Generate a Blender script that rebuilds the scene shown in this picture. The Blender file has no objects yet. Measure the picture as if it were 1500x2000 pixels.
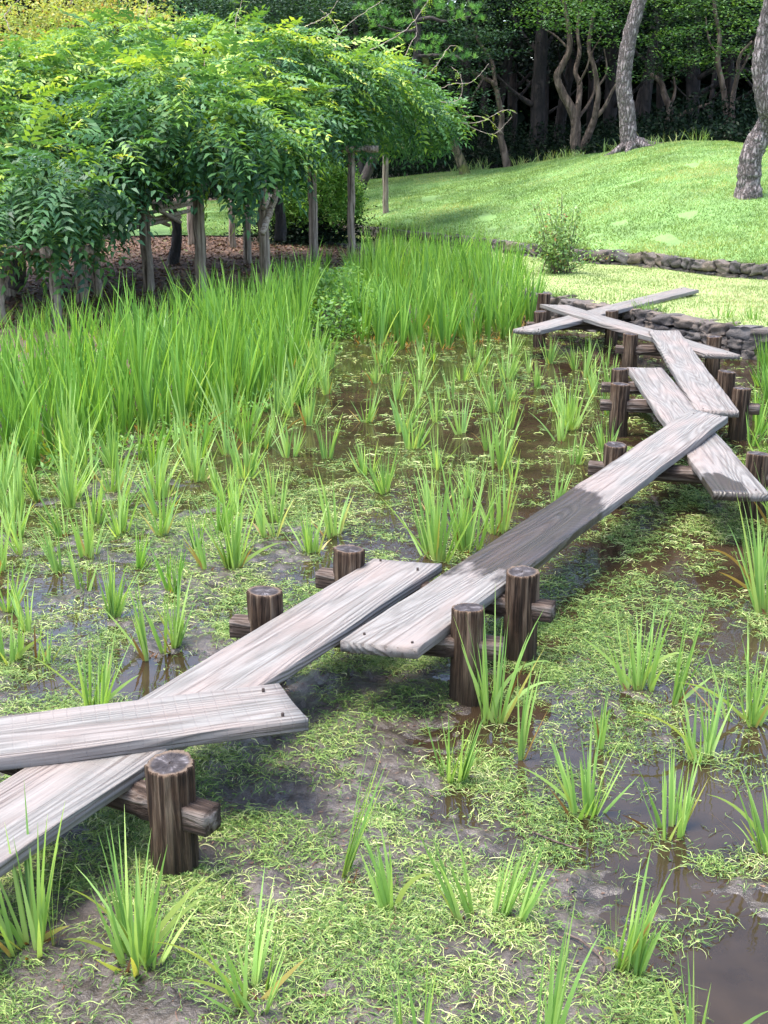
import bpy, math, numpy as np
from mathutils import Vector, Matrix

# ------------------------------------------------------------------ camera, world, sun, exposure
FPX = 2400.0                       # focal length in pixels of the 1500 x 2000 photograph
TH = math.atan(710 / FPX)          # camera pitch below the horizon
H = 2.06                           # camera height over the water
scene = bpy.context.scene
C = scene.collection
cam_data = bpy.data.cameras.new('camera')
cam = bpy.data.objects.new('camera', cam_data); C.objects.link(cam)
cam.location = (0, 0, H); cam.rotation_euler = (math.pi / 2 - TH, 0, 0)
cam_data.sensor_fit = 'VERTICAL'; cam_data.sensor_height = 24; cam_data.lens = 24 * FPX / 2000
cam_data.clip_start = 0.05; cam_data.clip_end = 600
scene.camera = cam

SUN_EL, SUN_AZ = math.radians(75), math.radians(-105)    # azimuth from +Y towards +X
world = bpy.data.worlds.new('World'); scene.world = world; world.use_nodes = True
wn = world.node_tree
sky = wn.nodes.new('ShaderNodeTexSky'); sky.sky_type = 'NISHITA'; sky.sun_disc = False
sky.sun_elevation = SUN_EL; sky.sun_rotation = SUN_AZ; sky.air_density = 1.0; sky.dust_density = 3.0; sky.ozone_density = 0.6
wbg = wn.nodes['Background']; wbg.inputs['Strength'].default_value = 0.15
wn.links.new(sky.outputs[0], wbg.inputs['Color'])
sd = bpy.data.lights.new('sun', 'SUN'); sd.energy = 1.45; sd.angle = math.radians(22); sd.color = (1, .97, .91)
sun = bpy.data.objects.new('sun', sd); C.objects.link(sun)
sdir = Vector((math.sin(SUN_AZ) * math.cos(SUN_EL), math.cos(SUN_AZ) * math.cos(SUN_EL), math.sin(SUN_EL)))
sun.rotation_euler = (-sdir).to_track_quat('-Z', 'Y').to_euler(); sun.location = (0, 0, 20)
vs = scene.view_settings; vs.view_transform = 'Standard'; vs.look = 'None'; vs.exposure = 2.2; vs.gamma = 1
scene.cycles.max_bounces = 7; scene.cycles.diffuse_bounces = 3; scene.cycles.glossy_bounces = 3
scene.cycles.transmission_bounces = 4; scene.cycles.use_adaptive_sampling = True

# ------------------------------------------------------------------ helpers
def P(px, py, z=0.0):
    """world point on the level z that the photograph shows at pixel (px, py)"""
    a = (px - 750) / FPX; b = (1000 - py) / FPX
    d = np.array([a, math.cos(TH) + b * math.sin(TH), -math.sin(TH) + b * math.cos(TH)])
    return np.array([0, 0, H]) + d * (z - H) / d[2]
def PD(px, py, dist):
    a = (px - 750) / FPX; b = (1000 - py) / FPX
    d = np.array([a, math.cos(TH) + b * math.sin(TH), -math.sin(TH) + b * math.cos(TH)])
    return np.array([0, 0, H]) + d * dist / d[1]

def _hash(ix, iy, s):
    h = (ix * 374761393 + iy * 668265263 + s * 974634777) & 0x7fffffff
    h = ((h ^ (h >> 13)) * 1274126177) & 0x7fffffff
    return ((h ^ (h >> 16)) & 0xffff) / 65535.0
def vn(x, y, sc, s=0):
    """smooth value noise, -1 .. 1, feature size sc"""
    x = np.asarray(x, float) / sc + 1000; y = np.asarray(y, float) / sc + 1000
    ix = np.floor(x).astype(np.int64); iy = np.floor(y).astype(np.int64)
    fx = x - ix; fy = y - iy; fx = fx * fx * (3 - 2 * fx); fy = fy * fy * (3 - 2 * fy)
    a = _hash(ix, iy, s); b = _hash(ix + 1, iy, s); c = _hash(ix, iy + 1, s); d = _hash(ix + 1, iy + 1, s)
    return (a + (b - a) * fx + (c - a) * fy + (a - b - c + d) * fx * fy) * 2 - 1
def sstep(a, b, x):
    t = np.clip((x - a) / (b - a), 0, 1); return t * t * (3 - 2 * t)

def mesh_np(name, V, F, attrs=None, smooth=False, mats=None, midx=None):
    V = np.asarray(V, np.float32); F = np.asarray(F, np.int32); k = F.shape[1]
    me = bpy.data.meshes.new(name)
    me.vertices.add(len(V)); me.vertices.foreach_set('co', V.ravel())
    me.loops.add(F.size); me.loops.foreach_set('vertex_index', F.ravel())
    me.polygons.add(len(F)); me.polygons.foreach_set('loop_start', np.arange(0, F.size, k, dtype=np.int32))
    for n, a in (attrs or {}).items():
        at = me.attributes.new(n, 'FLOAT', 'POINT'); at.data.foreach_set('value', np.asarray(a, np.float32))
    for m in (mats or []): me.materials.append(m)
    if midx is not None: me.polygons.foreach_set('material_index', np.asarray(midx, np.int32))
    if smooth: me.polygons.foreach_set('use_smooth', np.ones(len(F), bool))
    me.update(calc_edges=True); me.validate()
    return me
def link(name, me, parent=None, loc=None, rot=None):
    o = bpy.data.objects.new(name, me); C.objects.link(o)
    if parent: o.parent = parent
    if loc is not None: o.location = loc
    if rot is not None: o.rotation_euler = rot
    return o
def tag(o, label=None, cat=None, group=None, kind=None):
    if label: o['label'] = label
    if cat: o['category'] = cat
    if group: o['group'] = group
    if kind: o['kind'] = kind
    return o
def empty(name, loc=(0, 0, 0), rot=(0, 0, 0)):
    o = bpy.data.objects.new(name, None); C.objects.link(o); o.location = loc; o.rotation_euler = rot
    o.empty_display_size = .1
    return o

class Geo:
    """collects vertex / quad blocks with the per-vertex values v (random) and t (along)"""
    def __init__(s): s.V = []; s.F = []; s.v = []; s.t = []; s.n = 0
    def add(s, V, F, v=None, t=None):
        V = np.asarray(V, float).reshape(-1, 3); n = len(V)
        s.V.append(V); s.F.append(np.asarray(F, int) + s.n); s.n += n
        s.v.append(np.full(n, .5) if v is None else np.broadcast_to(v, (n,)).astype(float))
        s.t.append(np.zeros(n) if t is None else np.broadcast_to(t, (n,)).astype(float))
    def mesh(s, name, mat, smooth=False):
        return mesh_np(name, np.concatenate(s.V), np.concatenate(s.F), dict(v=np.concatenate(s.v), t=np.concatenate(s.t)), smooth, [mat] if mat else None)

# ------------------------------------------------------------------ materials
def nt(name):
    m = bpy.data.materials.new(name); m.use_nodes = True
    n = m.node_tree; return m, n, n.nodes['Principled BSDF'], n.nodes['Material Output']
def N(n, typ, **kw):
    o = n.nodes.new(typ)
    for k, v in kw.items():
        if k.startswith('i_'):
            key = k[2:]; key = int(key) if key.isdigit() else key.replace('_', ' ')
            o.inputs[key].default_value = v
        else: setattr(o, k, v)
    return o
def ramp(n, stops, src=None, interp='LINEAR'):
    r = n.nodes.new('ShaderNodeValToRGB'); cr = r.color_ramp; cr.interpolation = interp
    while len(cr.elements) < len(stops): cr.elements.new(.5)
    for e, (p, c) in zip(cr.elements, stops):
        e.position = p; e.color = (c, c, c, 1) if isinstance(c, (int, float)) else (*c, 1)
    if src is not None: n.links.new(src, r.inputs[0])
    return r
def mixc(n, fac, a, b, mode='MIX'):
    m = n.nodes.new('ShaderNodeMix'); m.data_type = 'RGBA'; m.blend_type = mode
    for s, x in ((0, fac), (6, a), (7, b)):
        if hasattr(x, 'is_linked') or hasattr(x, 'links'): n.links.new(x, m.inputs[s])
        elif isinstance(x, (int, float)): m.inputs[s].default_value = x
        else: m.inputs[s].default_value = (*x, 1)
    return m.outputs[2]
def attr(n, name): return N(n, 'ShaderNodeAttribute', attribute_name=name).outputs['Fac']
def noise(n, scale, vec=None, detail=4, rough=.55, dist=0.0):
    o = N(n, 'ShaderNodeTexNoise', i_Scale=scale, i_Detail=detail, i_Roughness=rough, i_Distortion=dist)
    if vec is not None: n.links.new(vec, o.inputs['Vector'])
    return o.outputs['Fac']
def coords(n, scale=(1, 1, 1), kind='Object'):
    tc = n.nodes.new('ShaderNodeTexCoord'); mp = n.nodes.new('ShaderNodeMapping'); mp.inputs['Scale'].default_value = scale
    n.links.new(tc.outputs[kind], mp.inputs['Vector']); return mp.outputs['Vector']
def worldpos(n): return n.nodes.new('ShaderNodeNewGeometry').outputs['Position']
def bump(n, h, strength, dist, bsdf):
    b = N(n, 'ShaderNodeBump', i_Strength=strength, i_Distance=dist); n.links.new(h, b.inputs['Height'])
    n.links.new(b.outputs[0], bsdf.inputs['Normal'])
    return b

def leaf_mat(name, stops, trans=.35, rough=.45, base=None, patch=None, tint=(1.25, 1.15, .45)):
    """stops: ramp over the random value v; base: (colour, extent) towards the foot of a blade"""
    m, n, b, out = nt(name)
    col = ramp(n, stops, attr(n, 'v')).outputs[0]
    if patch:
        pn = ramp(n, [(.35, 0.0), (.65, 1.0)], noise(n, patch[0], worldpos(n), 2)).outputs[0]
        col = mixc(n, pn, col, mixc(n, 1.0, col, patch[1], 'MULTIPLY'))
    if base:
        r = ramp(n, [(0.0, 1.0), (base[1], 0.0)], attr(n, 't')).outputs[0]
        col = mixc(n, r, col, base[0])
    n.links.new(col, b.inputs['Base Color']); b.inputs['Roughness'].default_value = rough
    b.inputs['Specular IOR Level'].default_value = .35 if 'evergreen' not in name else .08
    tr = n.nodes.new('ShaderNodeBsdfTranslucent'); n.links.new(mixc(n, 1.0, col, tint, 'MULTIPLY'), tr.inputs['Color'])
    mx = n.nodes.new('ShaderNodeMixShader'); mx.inputs[0].default_value = trans
    n.links.new(b.outputs[0], mx.inputs[1]); n.links.new(tr.outputs[0], mx.inputs[2]); n.links.new(mx.outputs[0], out.inputs['Surface'])
    return m

M = {}
STRAW = (.42, .26, .09); BROWN = (.16, .07, .03)
M['iris'] = leaf_mat('young_iris_blade', [(0, (.15, .29, .08)), (.45, (.26, .44, .12)), (.86, (.40, .57, .18)), (.93, (.36, .42, .10)), (.97, (.40, .28, .09)), (1, (.16, .075, .035))], .42, .4, ((.36, .42, .14), .22))
M['iris_tall'] = leaf_mat('tall_iris_blade', [(0, (.075, .19, .035)), (.45, (.16, .34, .055)), (.92, (.30, .49, .09)), (.97, (.38, .45, .07)), (1, STRAW)], .42, .38, ((.30, .40, .10), .15))
M['weed'] = leaf_mat('floating_weed', [(0, (.045, .095, .02)), (.35, (.13, .23, .05)), (.7, (.30, .38, .11)), (.92, (.56, .57, .29)), (1, (.14, .07, .045))], .25, .5)
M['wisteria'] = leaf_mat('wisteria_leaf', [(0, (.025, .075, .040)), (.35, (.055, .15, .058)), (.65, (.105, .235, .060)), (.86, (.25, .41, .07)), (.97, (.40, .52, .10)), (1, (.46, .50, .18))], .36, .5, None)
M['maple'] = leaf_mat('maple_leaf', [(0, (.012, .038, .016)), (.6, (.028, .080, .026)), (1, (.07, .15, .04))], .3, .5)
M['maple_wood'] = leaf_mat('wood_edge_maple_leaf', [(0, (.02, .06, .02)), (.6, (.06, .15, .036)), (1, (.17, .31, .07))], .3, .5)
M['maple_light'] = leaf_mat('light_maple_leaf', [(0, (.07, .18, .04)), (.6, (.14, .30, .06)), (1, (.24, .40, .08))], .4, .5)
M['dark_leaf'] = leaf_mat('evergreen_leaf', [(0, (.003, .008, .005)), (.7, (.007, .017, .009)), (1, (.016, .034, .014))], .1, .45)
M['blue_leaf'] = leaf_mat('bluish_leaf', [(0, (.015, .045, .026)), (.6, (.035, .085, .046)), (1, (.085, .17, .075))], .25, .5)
M['yellow_leaf'] = leaf_mat('yellow_leaf', [(0, (.20, .28, .07)), (.5, (.36, .42, .12)), (.9, (.50, .48, .18)), (1, (.50, .25, .12))], .4, .5)
M['iris'].node_tree.nodes['Principled BSDF'].inputs['Specular IOR Level'].default_value = .4
M['needle'] = leaf_mat('pine_needle', [(0, (.05, .15, .035)), (.6, (.11, .28, .05)), (1, (.20, .38, .08))], .25, .45)
M['shrub'] = leaf_mat('shrub_leaf', [(0, (.06, .16, .04)), (.5, (.12, .28, .05)), (.9, (.22, .38, .08)), (1, (.35, .16, .08))], .35, .42)
M['bush'] = leaf_mat('bush_leaf', [(0, (.09, .17, .05)), (.5, (.17, .29, .09)), (.93, (.30, .44, .16)), (1, (.36, .14, .08))], .3, .35)
M['grass'] = leaf_mat('lawn_grass', [(0, (.10, .185, .055)), (.5, (.205, .345, .115)), (.9, (.34, .48, .21)), (1, (.45, .48, .22))], .4, .5, None, (.7, (1.18, 1.0, .9)))
M['grass_dry'] = leaf_mat('terrace_grass', [(0, (.14, .21, .07)), (.5, (.22, .295, .12)), (.85, (.31, .36, .185)), (1, (.42, .36, .23))], .4, .5)
M['litter'] = leaf_mat('fallen_leaf', [(0, (.045, .022, .014)), (.5, (.095, .048, .03)), (.9, (.17, .095, .06)), (1, (.09, .13, .04))], .1, .6)

def wood_plank():
    m, n, b, out = nt('weathered_plank_wood')
    tc = n.nodes.new('ShaderNodeTexCoord'); oi = n.nodes.new('ShaderNodeObjectInfo')
    add = N(n, 'ShaderNodeVectorMath', operation='ADD'); n.links.new(tc.outputs['Object'], add.inputs[0])
    sc_ = N(n, 'ShaderNodeVectorMath', operation='SCALE'); sc_.inputs['Scale'].default_value = 1.0
    cmb = n.nodes.new('ShaderNodeCombineXYZ')
    mul = N(n, 'ShaderNodeMath', operation='MULTIPLY'); mul.inputs[1].default_value = 37.0
    n.links.new(oi.outputs['Random'], mul.inputs[0]); n.links.new(mul.outputs[0], cmb.inputs[0]); n.links.new(cmb.outputs[0], add.inputs[1])
    p = add.outputs[0]
    def mp(s):
        q = n.nodes.new('ShaderNodeMapping'); q.inputs['Scale'].default_value = s; n.links.new(p, q.inputs['Vector']); return q.outputs[0]
    # growth rings: distorted bands running along the board
    low = noise(n, 1.0, mp((.30, 3.6, 3)), 2, .45)
    rg = N(n, 'ShaderNodeMath', operation='MULTIPLY'); rg.inputs[1].default_value = 210.0; n.links.new(low, rg.inputs[0])
    sn = N(n, 'ShaderNodeMath', operation='SINE'); n.links.new(rg.outputs[0], sn.inputs[0])
    rings = ramp(n, [(.0, 0.0), (.55, .35), (.95, 1.0)], N_map(n, sn.outputs[0])).outputs[0]
    fib = noise(n, 1.0, mp((4, 150, 150)), 6, .7)
    blot = noise(n, 1.0, mp((1.6, 6, 6)), 4, .6)
    crack = ramp(n, [(.585, 0.0), (.63, 1.0)], noise(n, 1.0, mp((1.0, 60, 60)), 3, .6)).outputs[0]
    # saw marks across the board
    wv = N(n, 'ShaderNodeTexWave', i_Scale=7.5, i_Distortion=.9, i_Detail=2.0, bands_direction='X'); n.links.new(p, wv.inputs['Vector'])
    wv.inputs['Detail Scale'].default_value = 1.0
    saw = ramp(n, [(.0, 1.0), (.08, 0.0)], wv.outputs['Fac']).outputs[0]
    sawm = ramp(n, [(.36, 0.0), (.55, 1.0)], noise(n, 1.0, mp((1.3, 4, 4)), 2)).outputs[0]
    sm = N(n, 'ShaderNodeMath', operation='MULTIPLY'); n.links.new(saw, sm.inputs[0]); n.links.new(sawm, sm.inputs[1])
    col = mixc(n, rings, (.172, .165, .156), (.124, .117, .109))
    col = mixc(n, ramp(n, [(.3, 0.0), (.7, 1.0)], fib).outputs[0], mixc(n, 1.0, col, (.64, .62, .61), 'MULTIPLY'), mixc(n, 1.0, col, (1.28, 1.28, 1.27), 'MULTIPLY'))
    col = mixc(n, ramp(n, [(.42, 0.0), (.75, .75)], blot).outputs[0], col, (.22, .165, .145))
    cm = N(n, 'ShaderNodeMath', operation='MULTIPLY'); cm.inputs[1].default_value = .65; n.links.new(crack, cm.inputs[0])
    col = mixc(n, cm.outputs[0], col, (.09, .07, .06))
    s2 = N(n, 'ShaderNodeMath', operation='MULTIPLY'); s2.inputs[1].default_value = .22; n.links.new(sm.outputs[0], s2.inputs[0])
    col = mixc(n, s2.outputs[0], col, (.15, .12, .11))
    # wet patches: the attribute marks where water has soaked in, noise frays its edge
    w = N(n, 'ShaderNodeMath', operation='ADD'); n.links.new(attr(n, 'wet'), w.inputs[0])
    wn_ = N(n, 'ShaderNodeMath', operation='MULTIPLY_ADD'); wn_.inputs[1].default_value = .9; wn_.inputs[2].default_value = -.45
    n.links.new(noise(n, 1.0, mp((6, 16, 16)), 4), wn_.inputs[0]); n.links.new(wn_.outputs[0], w.inputs[1])
    wet = ramp(n, [(.34, 0.0), (.50, 1.0)], w.outputs[0]).outputs[0]
    col = mixc(n, wet, col, mixc(n, 1.0, col, (.27, .22, .175), 'MULTIPLY'))
    n.links.new(col, b.inputs['Base Color'])
    n.links.new(ramp(n, [(0, .82), (1, .36)], wet).outputs[0], b.inputs['Roughness'])
    h = N(n, 'ShaderNodeMath', operation='MULTIPLY_ADD'); h.inputs[1].default_value = .5; n.links.new(fib, h.inputs[0]); n.links.new(rings, h.inputs[2])
    h2 = N(n, 'ShaderNodeMath', operation='SUBTRACT'); n.links.new(h.outputs[0], h2.inputs[0]); n.links.new(crack, h2.inputs[1])
    sq_ = N(n, 'ShaderNodeMath', operation='MULTIPLY'); sq_.inputs[1].default_value = .35; n.links.new(sm.outputs[0], sq_.inputs[0]); h3 = N(n, 'ShaderNodeMath', operation='SUBTRACT'); n.links.new(h2.outputs[0], h3.inputs[0]); n.links.new(sq_.outputs[0], h3.inputs[1])
    bump(n, h3.outputs[0], .8, .004, b)
    return m
def N_map(n, s):
    q = N(n, 'ShaderNodeMath', operation='MULTIPLY_ADD'); q.inputs[1].default_value = .5; q.inputs[2].default_value = .5
    n.links.new(s, q.inputs[0]); return q.outputs[0]
M['plank'] = wood_plank()

def wood_log(name, cols, vert=(45, 45, 2.6), low_dark=True, crack=.6, axis='z'):
    m, n, b, out = nt(name)
    v = coords(n, vert)
    f1 = noise(n, 1.0, v, 5, .62, .4)
    tc = n.nodes.new('ShaderNodeTexCoord')
    f2 = noise(n, 7.0, tc.outputs['Object'], 3)
    col = ramp(n, [(.38, cols[0]), (.49, cols[1]), (.62, cols[2])], f1).outputs[0]
    col = mixc(n, ramp(n, [(.5, 0.0), (.72, .6)], f2).outputs[0], col, cols[3])
    cr = ramp(n, [(.34, 1.0), (.40, 0.0)], f1).outputs[0]
    q = N(n, 'ShaderNodeMath', operation='MULTIPLY'); q.inputs[1].default_value = crack; n.links.new(cr, q.inputs[0])
    col = mixc(n, q.outputs[0], col, (.035, .022, .015))
    if low_dark:   # soaked and mossy near the water: stays put with the wood
        sx = N(n, 'ShaderNodeSeparateXYZ'); n.links.new(tc.outputs['Object'], sx.inputs[0])
        a = N(n, 'ShaderNodeMath', operation='MULTIPLY_ADD'); a.inputs[1].default_value = .16; n.links.new(f2, a.inputs[0]); n.links.new(sx.outputs[2], a.inputs[2])
        r = ramp(n, [(.12, 1.0), (.30, 0.0)], a.outputs[0]).outputs[0]
        col = mixc(n, r, col, mixc(n, .72, col, (.03, .022, .014)))
    n.links.new(col, b.inputs['Base Color']); b.inputs['Roughness'].default_value = .85; b.inputs['Specular IOR Level'].default_value = .2
    bump(n, f1, 1.0, .03, b)
    return m
M['log'] = wood_log('post_log', [(.012, .007, .005), (.060, .037, .024), (.170, .120, .082), (.105, .058, .033)])
M['beam'] = wood_log('crossbeam_wood', [(.02, .013, .01), (.075, .053, .042), (.20, .165, .145), (.06, .04, .03)], (2.5, 30, 30), False)
M['pergola'] = wood_log('pergola_wood', [(.07, .055, .042), (.21, .165, .128), (.34, .28, .225), (.17, .13, .10)], (30, 30, 1.6), False)
M['bamboo'] = wood_log('bamboo_pole', [(.20, .15, .12), (.38, .30, .25), (.50, .42, .36), (.28, .2, .17)], (3, 40, 40), False, .3)
def endgrain():
    m, n, b, out = nt('post_end_grain')
    tc = n.nodes.new('ShaderNodeTexCoord'); v = tc.outputs['Object']
    # radial cracks: noise over the angle, rings over the radius
    sx = n.nodes.new('ShaderNodeSeparateXYZ'); n.links.new(v, sx.inputs[0])
    at = N(n, 'ShaderNodeMath', operation='ARCTAN2'); n.links.new(sx.outputs[1], at.inputs[0]); n.links.new(sx.outputs[0], at.inputs[1])
    cb = n.nodes.new('ShaderNodeCombineXYZ'); n.links.new(at.outputs[0], cb.inputs[0])
    ob = N(n, 'ShaderNodeObjectInfo'); n.links.new(ob.outputs['Random'], cb.inputs[1])
    rad = noise(n, 2.6, cb.outputs[0], 3, .6, .2)
    cr = ramp(n, [(.40, 0.0), (.47, 1.0), (.53, 1.0), (.60, 0.0)], rad).outputs[0]
    bl = noise(n, 28, v, 4)
    ln = N(n, 'ShaderNodeVectorMath', operation='LENGTH'); cb2 = n.nodes.new('ShaderNodeCombineXYZ')
    n.links.new(sx.outputs[0], cb2.inputs[0]); n.links.new(sx.outputs[1], cb2.inputs[1]); n.links.new(cb2.outputs[0], ln.inputs[0])
    rim = ramp(n, [(.052, 0.0), (.062, 1.0)], ln.outputs['Value']).outputs[0]
    col = ramp(n, [(.38, (.025, .022, .024)), (.52, (.065, .058, .062)), (.68, (.19, .175, .18))], bl).outputs[0]
    q = N(n, 'ShaderNodeMath', operation='MULTIPLY'); q.inputs[1].default_value = .6; n.links.new(cr, q.inputs[0])
    col = mixc(n, q.outputs[0], col, (.035, .03, .03))
    col = mixc(n, rim, col, (.12, .088, .065))
    n.links.new(col, b.inputs['Base Color']); b.inputs['Roughness'].default_value = .9; b.inputs['Specular IOR Level'].default_value = .15
    h = N(n, 'ShaderNodeMath', operation='SUBTRACT'); n.links.new(bl, h.inputs[0]); n.links.new(cr, h.inputs[1])
    bump(n, h.outputs[0], .6, .006, b)
    return m
M['endgrain'] = endgrain()

M['iron'] = nt('rusty_iron')[0]; M['iron'].node_tree.nodes['Principled BSDF'].inputs['Base Color'].default_value = (.03, .018, .014, 1); M['iron'].node_tree.nodes['Principled BSDF'].inputs['Roughness'].default_value = .8
def bark(name, c0, c1, c2, scale=(15, 15, 5), moss=None):
    m, n, b, out = nt(name)
    v = coords(n, scale)
    vo = N(n, 'ShaderNodeTexVoronoi', feature='DISTANCE_TO_EDGE', i_Scale=1.0); nz = noise(n, 2.5, v, 5, .6)
    vm = N(n, 'ShaderNodeVectorMath', operation='MULTIPLY_ADD'); n.links.new(noise(n, 1.2, v, 4, .6), vm.inputs[0]); vm.inputs[1].default_value = (2.2, 2.2, 2.2); n.links.new(v, vm.inputs[2]); n.links.new(vm.outputs[0], vo.inputs['Vector'])
    e = ramp(n, [(0.0, 0.0), (.30, 1.0)], vo.outputs['Distance']).outputs[0]
    col = ramp(n, [(.3, c1), (.7, c2)], nz).outputs[0]
    col = mixc(n, e, c0, col)
    if moss:
        col = mixc(n, ramp(n, [(.42, 0.0), (.55, .9)], noise(n, 3.0, coords(n), 4)).outputs[0], col, moss)
    n.links.new(col, b.inputs['Base Color']); b.inputs['Roughness'].default_value = .9
    h = N(n, 'ShaderNodeMath', operation='MULTIPLY_ADD'); h.inputs[1].default_value = .5; n.links.new(nz, h.inputs[0]); n.links.new(e, h.inputs[2])
    bump(n, h.outputs[0], 1.0, .03, b)
    return m
M['pine_bark'] = bark('pine_bark', (.06, .045, .04), (.20, .16, .15), (.40, .34, .33))
M['bark'] = bark('brown_bark', (.06, .04, .03), (.13, .09, .07), (.22, .16, .125), (5, 5, 1.5))
M['moss_bark'] = bark('mossy_bark', (.04, .04, .02), (.13, .10, .06), (.22, .17, .10), (9, 9, 3), (.13, .15, .03))
M['dark_bark'] = bark('dark_bark', (.012, .01, .01), (.03, .024, .022), (.06, .045, .04), (4, 4, 1.2))

def mud():
    m, n, b, out = nt('wet_mud')
    p = worldpos(n); sx = n.nodes.new('ShaderNodeSeparateXYZ'); n.links.new(p, sx.inputs[0])
    a = noise(n, 9, p, 6, .65); c = noise(n, 60, p, 4, .7)
    col = ramp(n, [(.36, (.014, .010, .008)), (.5, (.040, .031, .025)), (.66, (.085, .069, .058))], a).outputs[0]
    col = mixc(n, ramp(n, [(.55, 0.0), (.75, .45)], c).outputs[0], col, (.12, .10, .088))
    land = ramp(n, [(.08, 0.0), (.13, 1.0)], sx.outputs[2]).outputs[0]
    dry = ramp(n, [(.35, (.045, .026, .018)), (.6, (.085, .052, .038)), (.8, (.13, .09, .065))], noise(n, 14, p, 5, .7)).outputs[0]
    n.links.new(mixc(n, land, col, dry), b.inputs['Base Color'])
    lo = ramp(n, [(0.0, .12), (.018, .38), (.1, .9)], sx.outputs[2]).outputs[0]
    n.links.new(lo, b.inputs['Roughness'])
    h = N(n, 'ShaderNodeMath', operation='MULTIPLY_ADD'); h.inputs[1].default_value = .4; n.links.new(c, h.inputs[0]); n.links.new(a, h.inputs[2])
    bump(n, h.outputs[0], .8, .02, b)
    return m
M['mud'] = mud()
def water():
    m, n, b, out = nt('pond_water')
    p = worldpos(n)
    n.links.new(ramp(n, [(.35, (.018, .012, .007)), (.65, (.036, .024, .014))], noise(n, 3, p, 4)).outputs[0], b.inputs['Base Color'])
    b.inputs['Roughness'].default_value = .03; b.inputs['IOR'].default_value = 1.33; b.inputs['Specular IOR Level'].default_value = .5
    bump(n, noise(n, 9, p, 3, .5), .09, .02, b)
    return m
M['water'] = water()
def soil(name, c0, c1, c2, s=3.0, fine=40):
    m, n, b, out = nt(name); p = worldpos(n)
    a = noise(n, s, p, 5, .6); c = noise(n, fine, p, 4, .7)
    col = ramp(n, [(.3, c0), (.55, c1), (.75, c2)], a).outputs[0]
    col = mixc(n, ramp(n, [(.4, 0.0), (.7, .5)], c).outputs[0], col, c0)
    n.links.new(col, b.inputs['Base Color']); b.inputs['Roughness'].default_value = .95
    bump(n, c, .6, .03, b); return m
M['hill'] = soil('hill_turf', (.095, .16, .05), (.15, .27, .075), (.18, .32, .095), 1.1, 25)
M['terrace'] = soil('terrace_turf', (.20, .24, .09), (.27, .34, .12), (.32, .36, .15), 1.5, 30)
M['forest_floor'] = soil('forest_floor', (.012, .012, .008), (.03, .028, .018), (.05, .045, .03))
def stone():
    m, n, b, out = nt('wall_stone'); v = coords(n)
    a = noise(n, 6, v, 6, .65); c = noise(n, 45, v, 4, .7)
    rnd = attr(n, 'v')
    col = ramp(n, [(0, (.05, .045, .048)), (.4, (.085, .072, .066)), (.7, (.15, .115, .09)), (1, (.075, .078, .085))], rnd).outputs[0]
    col = mixc(n, ramp(n, [(.35, .75), (.6, 0.0)], a).outputs[0], col, (.05, .042, .038))
    col = mixc(n, ramp(n, [(.55, 0.0), (.75, .4)], c).outputs[0], col, (.20, .17, .15))
    n.links.new(col, b.inputs['Base Color']); b.inputs['Roughness'].default_value = .9
    h = N(n, 'ShaderNodeMath', operation='MULTIPLY_ADD'); h.inputs[1].default_value = .4; n.links.new(c, h.inputs[0]); n.links.new(a, h.inputs[2])
    bump(n, h.outputs[0], .9, .03, b); return m
M['stone'] = stone()

# ------------------------------------------------------------------ terrain
def tab(points):
    """(px, py, z) picture marks -> table of azimuth u = x / y against distance and height"""
    q = np.array([P(a, b, z) for a, b, z in points]); u = q[:, 0] / q[:, 1]; i = np.argsort(u)
    return u[i], q[i, 1], q[i, 2]
W1 = tab([(x, y, .30) for x, y in [(-900, 505), (300, 478), (560, 474), (660, 476), (760, 495), (900, 535), (1050, 574), (1100, 584), (1165, 596), (1220, 604), (1280, 610), (1350, 622), (1420, 636), (1500, 645), (1700, 672), (2200, 750)]])
W2 = tab([(x, y, z) for x, y, z in [(-900, 463, .3), (300, 460, .3), (540, 458, .32), (610, 434, .5), (690, 438, .5), (760, 446, .5), (850, 456, .5), (950, 466, .5), (1050, 478, .5), (1165, 488, .5), (1250, 494, .5), (1400, 509, .5), (1500, 516, .5), (1800, 540, .5), (2500, 600, .5)]])
def ctab(points):
    q = np.array([PD(a, b, d) for a, b, d in points]); u = q[:, 0] / q[:, 1]; return u, q[:, 1], q[:, 2]
CR = ctab([(-1500, 420, 36), (300, 400, 36), (560, 385, 36), (700, 352, 36), (800, 344, 35), (900, 336, 34), (1000, 326, 33), (1100, 310, 31.5), (1200, 298, 29.8), (1270, 285, 29), (1340, 276, 28.6), (1420, 275, 28.2), (1500, 286, 27.6), (1700, 300, 27), (2600, 360, 27)])
def w1d(u): return np.interp(u, W1[0], W1[1])
def w2d(u): return np.interp(u, W2[0], W2[1])
def hill_z(x, y):
    u = x / y; a = w2d(u); z0 = np.interp(u, W2[0], W2[2]); c = np.interp(u, CR[0], CR[1]); zc = np.interp(u, CR[0], CR[2])
    t = np.clip((y - a) / (c - a), 0, 1)
    z = z0 + (zc - z0) * (1 - (1 - t) ** 1.35) + .05 * vn(x, y, 1.6, 3) * t + .015 * vn(x, y, .35, 4)
    return z - .35 * sstep(0, 8, y - c)
SH = tab([(x, y, 0) for x, y in [(-900, 1150), (-300, 1000), (0, 880), (240, 830), (430, 780), (530, 740), (600, 690), (680, 650), (760, 640), (900, 640), (1040, 625)]])
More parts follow.
